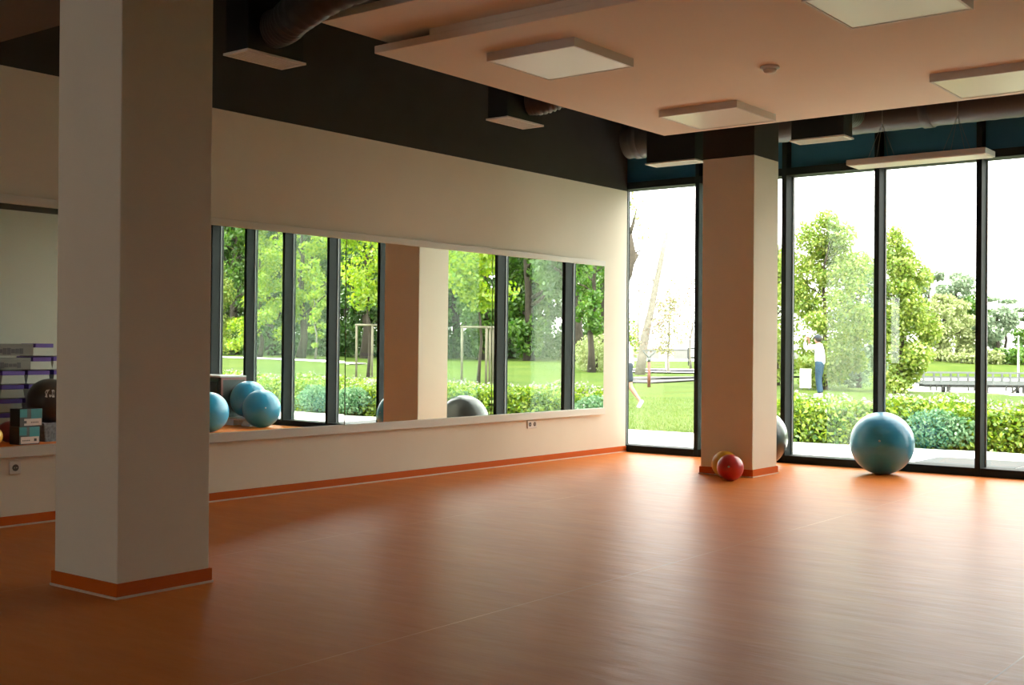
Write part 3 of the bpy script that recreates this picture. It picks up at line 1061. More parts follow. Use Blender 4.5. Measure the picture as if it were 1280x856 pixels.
def trunk_mesh(h, r, nb, spread, seed, lean=(0, 0), start=0.3, up=0.6, fork=False):
    rg = random.Random(seed)
    m = MB()
    top = Vector((lean[0] * h, lean[1] * h, h))
    pts, rad = [], []
    for k in range(8):
        s = k / 7
        pts.append(Vector((top.x * s + (rg.uniform(-1, 1) * 0.02 * h if 0 < k < 7 else 0), top.y * s + (rg.uniform(-1, 1) * 0.02 * h if 0 < k < 7 else 0), h * s)))
        rad.append(r * (1.25 if k == 0 else 1.0) * (1 - 0.82 * s))
    m.tube(pts, rad, 9)
    for b in range(nb):
        s = start + (0.95 - start) * (b + rg.random() * 0.6) / nb
        i = min(6, int(s * 7))
        p0 = pts[i].lerp(pts[i + 1], s * 7 - i)
        a = rg.uniform(0, 2 * math.pi)
        L_ = spread * (1.15 - 0.6 * s) * rg.uniform(0.7, 1.1)
        d = Vector((math.cos(a), math.sin(a), up * rg.uniform(0.6, 1.4)))
        bp = [p0]
        for q in range(1, 5):
            bp.append(p0 + d * L_ * q / 4 + Vector((rg.uniform(-1, 1), rg.uniform(-1, 1), rg.uniform(-0.2, 1))) * L_ * 0.05 * q)
        r0 = r * (1 - 0.8 * s) * 0.55
        m.tube(bp, [r0, r0 * .75, r0 * .5, r0 * .3, r0 * .12], 6)
        for q in (2, 3):
            e = bp[q] + Vector((rg.uniform(-1, 1), rg.uniform(-1, 1), rg.uniform(0, 1))) * L_ * 0.4
            m.tube([bp[q], bp[q].lerp(e, .5) + Vector((0, 0, .02 * L_)), e], [r0 * .35, r0 * .2, r0 * .06], 5)
    return m


def crown_blobs(h0, h1, rad, nb, n, seed, shape='round', bsize=0.38):
    rg = random.Random(seed)
    out = []
    for k in range(nb):
        s = (k + rg.random()) / nb
        z = h0 + (h1 - h0) * s
        if shape == 'round':
            w = math.sqrt(max(0.05, 1 - (2 * s - 1) ** 2))
        elif shape == 'cone':
            w = 1.0 * (1 - s) ** 0.7 + 0.12
        else:                                   # egg: widest low
            w = math.sin(math.pi * (0.14 + 0.80 * s ** 1.15)) ** 0.75
        a = rg.uniform(0, 2 * math.pi)
        rr = rad * w * math.sqrt(rg.random()) * 0.85
        b = rad * bsize * rg.uniform(0.7, 1.25) * (0.6 + 0.4 * w)
        out.append(((math.cos(a) * rr, math.sin(a) * rr, z), (b, b, b * 0.8), n // nb))
    return out


def tree(name, label, loc, h, r, m_bark, m_leaf, blobs, leaf, nb=9, spread=1.5, seed=1, group=None, lean=(0, 0), start=0.3, up=0.6, cat='tree', trunk_h=None):
    t = thing(name, label, cat, loc, group=group)
    trunk_mesh(trunk_h or h * 0.92, r, nb, spread, seed, lean, start, up).build('trunk', m_bark, t)
    leaf_cloud('foliage', blob_points(blobs), leaf, m_leaf, 0.25, t)
    return t


def onground(u, d, mirror=False):
    p = atm(u, d) if mirror else at(u, d)
    return (p.x, p.y, gz(p.x, p.y) - 0.03)


# -- beyond the right windows
tree('leafy_tree', 'tall leafy young tree behind the man taking a photo', onground(1032, 39), 6.1, 0.09, bark_m, leaf_fresh,
     crown_blobs(0.3, 4.9, 1.6, 44, 15000, 3, 'egg', .36) + [((-.45, -.35, 5.0), (.5, .5, .55), 700), ((.42, .3, 5.05), (.5, .5, .5), 700), ((0, 0, 5.5), (.42, .42, .42), 480), ((-.95, -.6, 4.2), (.5, .5, .6), 520), ((.95, .6, 4.0), (.5, .5, .6), 520)], 0.105, 12, 1.3, 3)
tree('leafy_tree', 'leafy tree filling the gap right of the mullion behind the blue ball', onground(1124, 36.5), 5.4, 0.09, bark_m, leaf_fresh,
     crown_blobs(0.1, 4.3, 1.12, 36, 12000, 5, 'egg', .42) + [((-0.1, 0, 4.5), (.5, .5, .45), 600), ((-.15, 0, 4.85), (.3, .3, .3), 200), ((.5, .3, 3.6), (.4, .4, .4), 300), ((.75, .5, 2.0), (.4, .4, .6), 420)], 0.105, 12, 1.1, 5)
tree('leafy_tree', 'greyish leafy tree between the two fresh green ones', onground(1074, 41.5), 5.0, 0.09, bark_m, leaf_haze_grey,
     crown_blobs(0.2, 4.4, 1.35, 30, 8500, 9, 'egg', .4), 0.12, 10, 1.2, 9)
tree('leafy_tree', 'leafy tree mostly hidden behind the window pillar, left of the man', onground(972, 43), 5.4, 0.09, bark_m, leaf_fresh,
     crown_blobs(0.3, 5.0, 1.4, 30, 8000, 13, 'egg', .4), 0.12, 10, 1.2, 13)
tree('willow', 'pale green weeping willow at the lake behind the pier', onground(1180, 172), 10, 0.35, bark_m, leaf_willow,
     crown_blobs(0.5, 9.0, 4.6, 26, 5200, 21, 'egg', .34), 0.55, 8, 4, 21)
tree('lakeside_tree', 'tall grey-green tree above the willow', onground(1196, 205), 16, 0.4, bark_m, leaf_haze_grey,
     crown_blobs(4, 13.6, 5.2, 20, 3600, 23, 'round', .34), 0.62, 9, 5, 23)
tree('lakeside_tree', 'tall grey-green tree with an open crown left of the willow', onground(1162, 210), 16.5, 0.4, bark_m, leaf_haze_grey,
     crown_blobs(6, 15.0, 3.6, 14, 2300, 25, 'round', .34), 0.62, 9, 5, 25)
tree('lakeside_tree', 'green tree behind the right mullion over the pier', onground(1222, 200), 11, 0.4, bark_m, leaf_mid,
     crown_blobs(1, 10, 4.2, 16, 2800, 27, 'egg', .36), 0.6, 9, 4, 27)
tree('round_willow', 'rounded grey-green willow right of the last mullion', onground(1247, 170), 9, 0.35, bark_m, leaf_haze_grey,
     crown_blobs(2.4, 7.6, 3.5, 20, 3600, 29, 'round', .36), 0.5, 8, 3, 29)
tree('pine', 'flat-topped sparse tree leaning over the round willow', onground(1258, 200), 10.5, 0.3, bark_m, leaf_haze_grey,
     [((-2.5, 0, 9.6), (1.6, 1.2, .35), 130), ((0.2, 0, 9.2), (1.6, 1.2, .4), 150), ((2.2, 0, 7.8), (1.3, 1.2, .4), 140), ((3.0, 0, 6.3), (0.9, 1.0, .5), 120)], 0.5, 7, 3.5, 31)
tree('lakeside_tree', 'dense green tree at the right photo edge behind the flagpole', onground(1300, 195), 8, 0.4, bark_m, leaf_mid,
     crown_blobs(1, 7.5, 4.6, 16, 2800, 33, 'round', .36), 0.55, 9, 4, 33)
for k, (u, w, h_) in enumerate(((1150, 3.4, 2.2), (1205, 3.2, 1.6), (1236, 3.0, 2.2), (1262, 3.6, 2.6), (1285, 3.4, 2.4))):
    t = thing('lakeside_bush', ['low bush on the far bank at the left end of the pier', 'low bush on the far bank under the willow', 'low bush on the far bank behind the right mullion', 'dark bush on the far bank under the round willow', 'dark bush on the far bank by the flagpole'][k], 'bush', onground(u, 166), group='bushes on the far bank')
    leaf_cloud('foliage', blob_points([((q * w * 0.35, 0, h_ * 0.45), (w * .4, w * .4, h_ * .5), 260) for q in (-1, 0, 1)]), 0.45, leaf_mid if k > 2 else leaf_willow, 0.3, t)
    MB().tube([(0, 0, 0), (0, 0, h_ * 0.5)], [0.15, 0.05], 6).build('stem', bark_m, t)

# -- left window bay
t = thing('dead_tree', 'leaning bare broken trunk in the left window bay', 'tree', onground(800, 58))
pts = [Vector((0, 0, 0)) + RT * a + Vector((0, 0, b)) for a, b in ((0, 0), (0.12, 1.0), (0.25, 1.9), (0.50, 3.0), (0.72, 4.2), (1.0, 5.6), (1.26, 6.95))]
MB().tube(pts, [0.27, 0.23, 0.21, 0.17, 0.15, 0.13, 0.105], 12).build('trunk', bark_pale, t)
m = MB()
m.tube([pts[4], pts[4] + RT * -0.1 + Vector((0, 0, .5)), pts[4] + RT * -0.22 + Vector((0, 0, .95))], [.05, .035, .015], 7)
m.tube([pts[3], pts[3] + RT * 0.3 + Vector((0, 0, .5)), pts[3] + RT * 0.5 + Vector((0, 0, 1.1))], [.05, .035, .01], 7)
m.build('branch', bark_pale, t)
leaf_cloud('foliage', blob_points([((0.3 + q * 0.16 * RT.x * 3, q * .2, 1.5 + q * 0.55), (.9, .9, .6), 60) for q in range(6)]), 0.12, leaf_pink, .2, t)
t = thing('old_tree', 'old tree with a gnarled stump branch at the left window edge', 'tree', onground(776, 36))
pts = [RT * a + Vector((0, 0, b)) for a, b in ((-.95, 0), (-.80, 1.2), (-.50, 2.3), (-.12, 3.0), (.18, 3.55), (.34, 4.15), (.24, 4.75))]
MB().tube(pts, [0.26, 0.22, 0.20, 0.18, 0.16, 0.11, 0.08], 11).build('trunk', bark_m, t)
m = MB()
m.tube([pts[4], pts[4] + RT * .12 + Vector((0, 0, .35)), pts[4] + RT * .28 + Vector((0, 0, .62))], [.12, .11, .09], 8)
m.tube([pts[6], pts[6] + RT * .1 + Vector((0, 0, .3)), pts[6] + RT * .22 + Vector((0, 0, .8))], [.07, .05, .012], 7)
m.tube([pts[5], pts[5] + RT * .2 + Vector((0, 0, .1)), pts[5] + RT * .45 + Vector((0, 0, .16))], [.03, .02, .008], 6)
m.build('branch', bark_m, t)
leaf_cloud('foliage', np.concatenate([blob_points([(tuple(RT * .3 + Vector((0, 0, 5.6))), (.35, .35, .6), 70), (tuple(RT * .6 + Vector((0, 0, 4.9))), (.35, .3, .45), 50)]), blob_points([(tuple(RT * .25 + Vector((0, 0, 1.6))), (.35, .35, .7), 420)])]), 0.085, leaf_fresh, .2, t)
tree('thin_tree', 'thin yellow-leaved tree right of the leaning trunk', onground(836, 62), 5.0, 0.07, bark_pale, leaf_pale,
     crown_blobs(1.0, 3.9, 1.3, 22, 1500, 41, 'round', .34) + crown_blobs(3.2, 5.0, 1.2, 12, 220, 42, 'round', .4), 0.11, 12, 1.4, 41)
tree('thin_tree', 'thin pale tree with rusty buds beside the left pillar edge', onground(864, 74), 6.6, 0.07, bark_pale, leaf_pink,
     crown_blobs(2.0, 6.0, 1.7, 20, 700, 43, 'round', .4), 0.11, 14, 1.8, 43)
tree('thin_tree', 'thin pale tree behind the leaning trunk at the window edge', onground(800, 72), 6.4, 0.07, bark_pale, leaf_pink,
     crown_blobs(1.4, 5.6, 1.6, 20, 900, 45, 'round', .4), 0.11, 14, 1.8, 45)
t = thing('grey_wall', 'low grey park wall far behind the thin trees', 'wall', onground(850, 141))
t.rotation_euler = (0, 0, math.radians(YAW))
MB().box(-8, 14, 0, 0.4, 0, 1.1, 0.02).build('masonry', mat('grey_masonry', (0.16, 0.16, 0.155, 1), 0.9, noise=.1), t)
MB().box(-8.1, 14.1, -0.08, 0.48, 1.1, 1.22, 0.02).build('coping', mat('grey_coping', (0.2, 0.2, 0.195, 1), 0.9), t)
red_post = mat('rusty_red_post', (0.14, 0.045, 0.03, 1), 0.6)
grey_steel = mat('grey_green_steel', (0.07, 0.085, 0.08, 1), 0.5)
# red post with a forked top
t = thing('fork_post', 'red-brown post with a forked grey top on the lawn', 'post', onground(811.5, 40))
MB().tube([(0, 0, 0), (0, 0, 0.85)], 0.055, 12).build('post', red_post, t)
m = MB()
m.tube([(0, 0, 0.85), (0, 0, 1.0)], 0.06, 10)
for s in (-1, 1):
    m.tube([Vector((0, 0, 0.98)), RT * s * .06 + Vector((0, 0, 1.06)), RT * s * .13 + Vector((0, 0, 1.12)), RT * s * .2 + Vector((0, 0, 1.22))], 0.024, 8)
m.tube([RT * -.24 + Vector((0, 0, 1.23)), RT * .24 + Vector((0, 0, 1.23))], 0.014, 8)
m.build('forked_top', grey_steel, t, label='grey forked top')
# small white park sign on a post, dark framed sign
t = thing('park_sign', 'small white sign on a short white post by the path', 'sign', onground(833, 68))
MB().tube([(0, 0, 0), (0, 0, .75)], 0.06, 8).build('post', kerb_m, t)
s_ = MB().box(-.42, .42, -.03, .03, .75, 1.08, .01).build('sign_board', kerb_m, t)
s_.rotation_euler = (0, 0, math.radians(YAW))
t = thing('framed_sign', 'white notice board in a dark frame beside the left pillar edge', 'sign', onground(866, 90))
t.rotation_euler = (0, 0, math.radians(YAW))
MB().box(-.40, .60, 0, .08, .55, 1.35, .01).build('frame', mat('dark_sign_frame', (0.03, 0.035, 0.035, 1), .5), t)
MB().box(-.26, .46, -.015, 0, .68, 1.22).build('sign_board', kerb_m, t)
MB().box(-.35, -.27, .02, .06, 0, .55).box(.47, .55, .02, .06, 0, .55).build('leg', frame_m, t)

# -- hedge along the terrace
def hedge(name, label, x0, x1, front, depth, hgt, n, m_leaf, seed, flowers):
    t = thing(name, label, 'hedge', (0, 0, 0))
    rg = np.random.default_rng(seed)
    x = rg.uniform(x0, x1, n)
    ph = rg.uniform(0, 6, 6)
    lump = lambda xx, yy: 0.5 + 0.22 * np.sin(xx * 3.1 + ph[0]) + 0.18 * np.sin(xx * 7.3 + yy * 4 + ph[1]) + 0.16 * np.sin(yy * 5.0 - xx * 2.0 + ph[2])
    f = front(x)
    v = rg.random(n)
    yy = f + v * depth
    prof = np.clip(np.minimum(1.0, (v * depth + 0.05) / 0.34) ** 0.6, 0, 1)
    top = hgt * prof * (0.82 + 0.36 * lump(x, yy))
    zz = top * (1 - np.abs(rg.normal(0, 0.16, n)))
    # a share of leaves hang down the front face
    k = rg.random(n) < 0.34
    zz[k] = hgt * 0.95 * rg.random(k.sum())
    yy[k] = f[k] + 0.02 + 0.24 * (zz[k] / hgt) ** 2 + rg.normal(0, 0.05, k.sum())
    pts = np.stack([x, yy, np.maximum(zz, 0.01) - 0.03], 1)
    leaf_cloud('foliage', pts, 0.062, m_leaf, 0.6, t)
    # woody core
    m = MB()
    xs_ = np.linspace(x0 + 0.1, x1 - 0.1, 60)
    for a, b in zip(xs_, xs_[1:]):
        fa = float(front(np.array([(a + b) / 2]))[0])
        m.box(a, b, fa + 0.22, fa + depth - 0.2, -0.03, hgt * 0.66)
    m.build('twigs', mat('hedge_core', (0.035, 0.06, 0.015, 1), 0.95, noise=0.5, nscale=20), t)
    nf = flowers
    x = rg.uniform(x0, x1, nf)
    x = x0 + (x1 - x0) * ((np.round(rg.random(nf) * 16) + rg.normal(0, 0.35, nf)) / 16)
    x = np.clip(x, x0, x1)
    yy = front(x) + 0.4 + rg.random(nf) * (depth - 0.5)
    zz = hgt * (0.82 + 0.36 * lump(x, yy)) + rg.normal(0.02, 0.03, nf)
    leaf_cloud('blossom', np.stack([x, yy, zz - 0.03], 1), 0.05, petal_m, 1.0, t)
    return t


fr = lambda x: np.interp(x, [-1, 0.4, 3.6, 6.5, 18], [3.2, 3.15, 3.5, 3.0, 2.8])
hedge('hedge', 'long leafy green hedge with white blossom outside the right windows', 0.25, 6.2, fr, 2.0, 0.56, 24000, leaf_hedge, 1, 900)
hedge('hedge', 'yellow-green hedge seen in the mirror beyond the paving', 6.2, 14.5, fr, 2.6, 0.55, 26000, leaf_hedge, 2, 900)
for k, (x, y, lab) in enumerate(((2.72, 3.42, 'blue-green shrub in the hedge right of the large blue ball'), (8.7, 2.95, 'blue-green shrub in the reflected hedge beside the blue balls'), (7.7, 2.95, 'blue-green shrub in the reflected hedge left of the pillar'))):
    t = thing('shrub', lab, 'shrub', (x, y, -0.03), group='blue-green shrubs')
    leaf_cloud('foliage', blob_points([((0, 0, .27), (.42, .24, .27), 1500), ((.3, .1, .22), (.3, .22, .22), 700)], .3), 0.05, leaf_teal, .5, t)
    m = MB()
    for q in range(7):
        a = q * 0.9
        m.tube([(0, 0, 0), (math.cos(a) * .15, math.sin(a) * .1, .2), (math.cos(a) * .3, math.sin(a) * .18, .38)], [.012, .009, .004], 5)
    m.build('stem', bark_m, t)

# -- reflected park (right of the building): staked young trees, a forked tree, a dense wood
stake_m = mat('weathered_stake_wood', (0.16, 0.145, 0.10, 1), 0.85, noise=0.15, nscale=6)


def staked(u, d, h, label_t, label_s, crown, seed, uu):
    loc = onground(u, d, True)
    tree('young_tree', label_t, loc, h, 0.055, bark_m, leaf_lime, crown, 0.135, 9, 1.1, seed, group='staked young trees', start=0.55)
    t = thing('tree_stakes', label_s, 'tree stakes', loc, group='tree stakes')
    rm = Vector((-RT.x, RT.y, 0)).normalized()       # image-right as seen in the mirror
    fm = Vector((-FW.x, FW.y, 0)).normalized()
    tops = []
    H = 1.78
    for a, b in uu:
        p = rm * a + fm * b
        tops.append(p)
        MB().tube([p, p + Vector((0, 0, H))], 0.038, 10).build('post', stake_m, t)
    for i in range(len(tops)):
        a, b = tops[i], tops[(i + 1) % len(tops)]
        e = (b - a).normalized() * 0.05
        MB().tube([a - e + Vector((0, 0, H - .03)), b + e + Vector((0, 0, H - .03))], 0.036, 8).build('rail', stake_m, t)
    return t


staked(604, 36, 5.0, 'staked young lime-green tree right of the reflected pillar', 'wooden stakes round the young tree right of the reflected pillar',
       crown_blobs(2.45, 5.2, 1.25, 26, 3600, 51, 'round', .42), 51, ((-.50, 0), (.24, -.3), (.34, .35)))
staked(467, 40, 5.2, 'staked young lime-green tree left of the reflected pillar', 'wooden stakes round the young tree left of the reflected pillar',
       crown_blobs(2.5, 5.6, 1.55, 28, 3800, 53, 'round', .4), 53, ((-.40, 0), (.16, -.3), (.30, .35)))
tree('forked_tree', 'lime-leaved tree with a dark forked trunk in the mirror', onground(381, 62, True), 7.8, 0.22, bark_m, leaf_lime,
     crown_blobs(2.2, 8.6, 2.1, 30, 5200, 55, 'round', .36), 0.17, 8, 2.0, 55, start=0.28, up=1.0)
tree('slim_tree', 'slim yellow-green sapling right of the forked trunk', onground(399, 56, True), 4.6, 0.05, bark_pale, leaf_lime,
     crown_blobs(0.7, 4.8, 0.42, 16, 1100, 57, 'round', .6), 0.13, 8, .5, 57)
tree('pointed_tree', 'pointed lime-green tree in the second reflected bay from the left', onground(330, 60, True), 6.6, 0.12, bark_m, leaf_lime,
     crown_blobs(0.6, 7.0, 1.5, 30, 5200, 59, 'cone', .4) , 0.15, 10, 1.2, 59)
tree('pointed_tree', 'fresh green tree in the leftmost reflected bay', onground(277, 64, True), 4.9, 0.12, bark_m, leaf_fresh,
     crown_blobs(0.5, 5.0, 1.5, 26, 4200, 61, 'cone', .42), 0.15, 10, 1.2, 61)
tree('pointed_tree', 'bright green small tree at the right end of the mirror', onground(742, 46, True), 6.6, 0.14, bark_m, leaf_mid,
     crown_blobs(1.6, 6.8, 1.1, 26, 4200, 63, 'round', .45), 0.14, 10, 1.2, 63)
t = thing('bush', 'pale flowering bush at the right end of the mirror', 'bush', onground(748, 47, True))
leaf_cloud('foliage', blob_points([((0, 0, .75), (.9, .9, .8), 1500), ((.5, .3, .5), (.7, .7, .6), 700)], .35), 0.1, leaf_willow, .4, t)
MB().tube([(0, 0, 0), (0, 0, .7)], [.08, .03], 6).build('stem', bark_m, t)

# the wood behind: individual trees of three builds
kinds = ['dark tree with a dense crown in the reflected wood', 'mid-green tree leafy to the ground in the reflected wood', 'dark tall tree with a bare lower trunk in the reflected wood']
wood = []
for s in range(3):
    lf = [leaf_dark, leaf_mid, leaf_dark][s]
    h = [13.0, 11.5, 14.0][s]
    o = tree('wood_tree', kinds[s], (0, 0, 0), h, [.30, .26, .36][s], bark_m, lf,
             crown_blobs([2.0, 0.6, 3.0][s], h, [2.7, 2.6, 2.6][s], 44, 11000, 70 + s, 'egg' if s != 1 else 'round', .34), 0.21, 16, 2.4, 80 + s, start=0.16)
    wood.append([o, False])
WU = [(722, 60), (664, 64), (764, 70), (640, 72), (610, 66), (580, 74), (555, 80), (525, 70), (495, 78), (465, 66), (440, 74), (415, 84), (395, 76), (365, 82), (345, 72), (318, 80), (298, 72), (275, 84), (262, 74), (240, 82),
      (755, 66), (775, 72), (650, 90), (600, 92), (560, 96), (510, 92), (450, 94), (400, 100), (340, 98), (290, 100), (690, 88), (740, 92)]
rg = random.Random(5)
for k, (u, d) in enumerate(WU):
    s = k % 3 if k not in (0, 2) else 2
    o, u_ = wood[s]
    if u_:
        o = copy_tree(o)
    wood[s][1] = True
    o.location = onground(u, d, True)
    o.rotation_euler = (0, 0, rg.uniform(0, 6.28))
    sc_ = rg.uniform(0.85, 1.15)
    o.scale = (sc_, sc_, sc_ * rg.uniform(0.95, 1.1))
    o['label'] = {0: 'dark tall tree whose trunk stands right of the last mullion in the mirror', 1: 'dark leafy tree whose trunk stands beside the right staked tree in the mirror'}.get(k, kinds[s])
    o['group'] = ['dense dark trees of the reflected wood', 'mid-green trees of the reflected wood', 'tall dark trees of the reflected wood'][s]
# undergrowth closes the foot of the wood
ug = []
for k in range(46):
    u = 235 + k * 11.8
    p = atm(u, 76 + 6 * math.sin(k * 1.7))
    ug.append(((p.x, p.y, gz(p.x, p.y) + 0.9), (1.4, 1.4, 1.3), 420))
o = leaf_cloud('undergrowth', blob_points(ug), 0.22, leaf_dark, .3)
tag(o, 'dark leafy undergrowth along the foot of the reflected wood', 'undergrowth', kind='stuff')

# mown grass blades on the nearer lawn
n = 26000
gxp = rng.uniform(-11, 1.5, n)
gyp = 3.75 + 11 * rng.random(n) ** 1.5
k = gyp > np.interp(gxp, [-14, -1, 0.2, 1.5], [3.75, 3.8, 3.9, 5.4])
gxp, gyp = gxp[k], gyp[k]
n = len(gxp)
a = rng.uniform(0, 6.28, n)
hh = rng.uniform(0.025, 0.06, n)
base = np.stack([gxp, gyp, np.full(n, -0.03)], 1)
side = np.stack([np.cos(a), np.sin(a), np.zeros(n)], 1) * 0.006
tip = base + np.stack([rng.normal(0, .02, n), rng.normal(0, .02, n), hh], 1)
vv = np.stack([base - side, base + side, tip], 1).reshape(-1, 3)
me = fast_mesh('grass', vv, np.arange(3 * n).reshape(-1, 3))
me.materials.append(leafmat('grass_blades', (0.16, 0.32, 0.03, 1), (0.34, 0.48, 0.09, 1), .35))
tag(link('grass', me), 'short grass blades on the lawn outside the left window bay', 'grass', kind='stuff')

# ------------------------------------------------------------------ pier, flagpole, cars
wood_m = mat('grey_pier_timber', (0.080, 0.088, 0.085, 1), 0.85, noise=.15, nscale=2)
pile_m = mat('dark_pier_timber', (0.030, 0.030, 0.027, 1), 0.9)
p0 = at(1154, 100)
t = thing('pier', 'long grey timber pier with railing over the bright water', 'pier', (p0.x, p0.y, -1.62))
t.rotation_euler = (0, 0, math.radians(YAW - 4))
PL = 16.0
MB().box(0, PL, 0, 2.2, 0, 0.16, 0.01).build('deck', wood_m, t)
MB().box(0.2, PL, 0.15, 0.32, -0.22, 0.0).box(0.2, PL, 1.9, 2.05, -0.22, 0).build('beam', pile_m, t)
for yy in (0.05, 2.1):
    MB().box(0, PL, yy - .06, yy + .08, 0.94, 1.06, .01).build('handrail', wood_m, t)
    MB().box(0, PL, yy - .02, yy + .04, 0.12, 0.30).build('toe_board', wood_m, t)
    MB().box(0, PL, yy - .015, yy + .015, 0.56, 0.66).build('mid_rail', wood_m, t)
    for k in range(12):
        x = 0.06 + k * 1.42
        MB().box(x - .08, x + .08, yy - .06, yy + .06, 0.0, 1.0, .01).build('post', wood_m, t)
for k in range(5):
    x = 2.2 + k * 3.1
    for yy in (0.3, 1.9):
        MB().tube([(x, yy, -2.6), (x, yy, -0.02)], .17, 10).build('pile', pile_m, t)
    for j in range(3):
        q = MB().box(x - 1.6 + j * .5, x - 1.5 + j * .5, 0.05, 0.15, -0.5, 0.0).build('fender', pile_m, t)
MB().prism([(5.9, .2, -1.9), (6.15, .2, -1.9), (8.0, .2, -.2), (7.75, .2, -.2)], (0, .12, 0)).build('brace', pile_m, t)

fl = mat('white_enamel', (0.80, 0.80, 0.80, 1), 0.4)
t = thing('flagpole', 'tall thin white flagpole at the right photo edge', 'flagpole', onground(1273, 118))
t.location.z = -2.3
MB().tube([(0, 0, 0), (0, 0, 4.9)], [.11, .05], 10).build('pole', fl, t)
MB().sphere((0, 0, 4.96), .09, 12, 8).build('finial', fl, t)
MB().box(-.16, .16, -.16, .16, 0, .25, .02).build('base', wood_m, t)


def car(u, d, col, label, rz):
    p = at(u, d)
    t = thing('car', label, 'car', (p.x, p.y, gz(p.x, p.y) - 0.02), rz, group='cars parked beyond the lake')
    pr = [(-2.1, .35), (-2.15, .75), (-1.75, .92), (-1.2, 1.38), (.35, 1.42), (1.05, .95), (1.95, .82), (2.1, .5), (2.05, .32)]
    MB().prism([(x, -.85, z) for x, z in pr], (0, 1.7, 0)).build('body', mat('car_paint', col, .3), t)
    g = MB()
    for s in (-.86, .852):
        g.prism([(x, s, z) for x, z in ((-1.45, .95), (-1.08, 1.3), (.25, 1.33), (.8, .96))], (0, .008, 0))
    g.build('side_window', cab_black, t)
    for x in (-1.35, 1.3):
        for s in (-.8, .62):
            w = MB()
            w.tube([(x, s, .33), (x, s + .18, .33)], .33, 16)
            w.build('wheel', print_dark, t)


car(1212, 185, (0.75, 0.76, 0.78, 1), 'white car parked beyond the pier left of the right mullion', math.radians(YAW))
car(1252, 190, (0.70, 0.72, 0.76, 1), 'pale car parked beyond the round willow', math.radians(YAW + 8))
car(1276, 188, (0.62, 0.64, 0.70, 1), 'silver car parked at the right photo edge by the flagpole', math.radians(YAW - 4))

# white board on the lawn by the man
t = thing('white_board', 'blank white board standing on the lawn left of the man', 'sign', onground(1007.5, 38.5))
t.rotation_euler = (0, 0, math.radians(YAW + 6))
MB().box(-.19, .19, 0, .03, 0.06, 0.69, .006).build('board', fl, t)
MB().box(-.15, -.12, .0, .03, -0.05, .06).box(.12, .15, 0, .03, -0.05, .06).build('leg', grey_steel, t)

# ------------------------------------------------------------------ people
skin_m = mat('skin', (0.30, 0.165, 0.115, 1), 0.55)
shirt_m = mat('white_cotton', (0.80, 0.80, 0.80, 1), 0.8)
jeans_m = mat('blue_denim', (0.010, 0.038, 0.070, 1), 0.85, noise=.25, nscale=12)
navy_m = mat('navy_cloth', (0.008, 0.016, 0.026, 1), 0.8)
hair_m = mat('dark_hair', (0.015, 0.011, 0.009, 1), 0.6)
shoe_m = mat('white_shoe', (0.72, 0.72, 0.74, 1), 0.6)
eye_m = mat('eye_dark', (0.02, 0.015, 0.012, 1), 0.3)
lip_m = mat('lip', (0.36, 0.13, 0.11, 1), 0.5)
phone_m = mat('black_phone', (0.01, 0.01, 0.012, 1), 0.2)


def skin(name, m, nodes, chains, parent=None, root=None, sub=2):
    idx = {k: i for i, k in enumerate(nodes)}
    ed = []
    for c in chains:
        for a, b in zip(c, c[1:]):
            ed.append((idx[a], idx[b]))
    me = bpy.data.meshes.new(name)
    me.from_pydata([nodes[k][0] for k in nodes], ed, [])
    me.materials.append(m)
    o = link(name, me, parent)
    md = o.modifiers.new('Skin', 'SKIN')
    md.use_smooth_shade = True
    sv = me.skin_vertices[0].data
    for k, i in idx.items():
        r = nodes[k][1]
        sv[i].radius = (r, r) if not hasattr(r, '__len__') else r
        sv[i].use_root = (k == root)
    s = o.modifiers.new('Subdivision', 'SUBSURF')
    s.levels = sub
    s.render_levels = sub
    return o


def hand_nodes(nodes, chains, side, wrist, palm_dir, finger_dir, thumb_dir, tag_):
    w, pd, fd, td = Vector(wrist), Vector(palm_dir).normalized(), Vector(finger_dir).normalized(), Vector(thumb_dir).normalized()
    nodes[tag_ + 'palm'] = (w + fd * .05, .026)
    nodes[tag_ + 'knuckle'] = (w + fd * .085, .026)
    chains.append([tag_ + 'wrist', tag_ + 'palm', tag_ + 'knuckle'])
    for q, (off, ln) in enumerate(((.028, .066), (.010, .076), (-.009, .070), (-.027, .055))):
        b = w + fd * .095 + td * off
        nodes[tag_ + 'f%da' % q] = (b + fd * ln * .4 + pd * .006, .0092)
        nodes[tag_ + 'f%db' % q] = (b + fd * ln * .75 + pd * .024, .0085)
        nodes[tag_ + 'f%dc' % q] = (b + fd * ln * .85 + pd * .046, .0075)
        chains.append([tag_ + 'knuckle', tag_ + 'f%da' % q, tag_ + 'f%db' % q, tag_ + 'f%dc' % q])
    nodes[tag_ + 'ta'] = (w + fd * .05 + td * .045 + pd * .01, .0115)
    nodes[tag_ + 'tb'] = (w + fd * .08 + td * .06 + pd * .03, .0095)
    chains.append([tag_ + 'palm', tag_ + 'ta', tag_ + 'tb'])


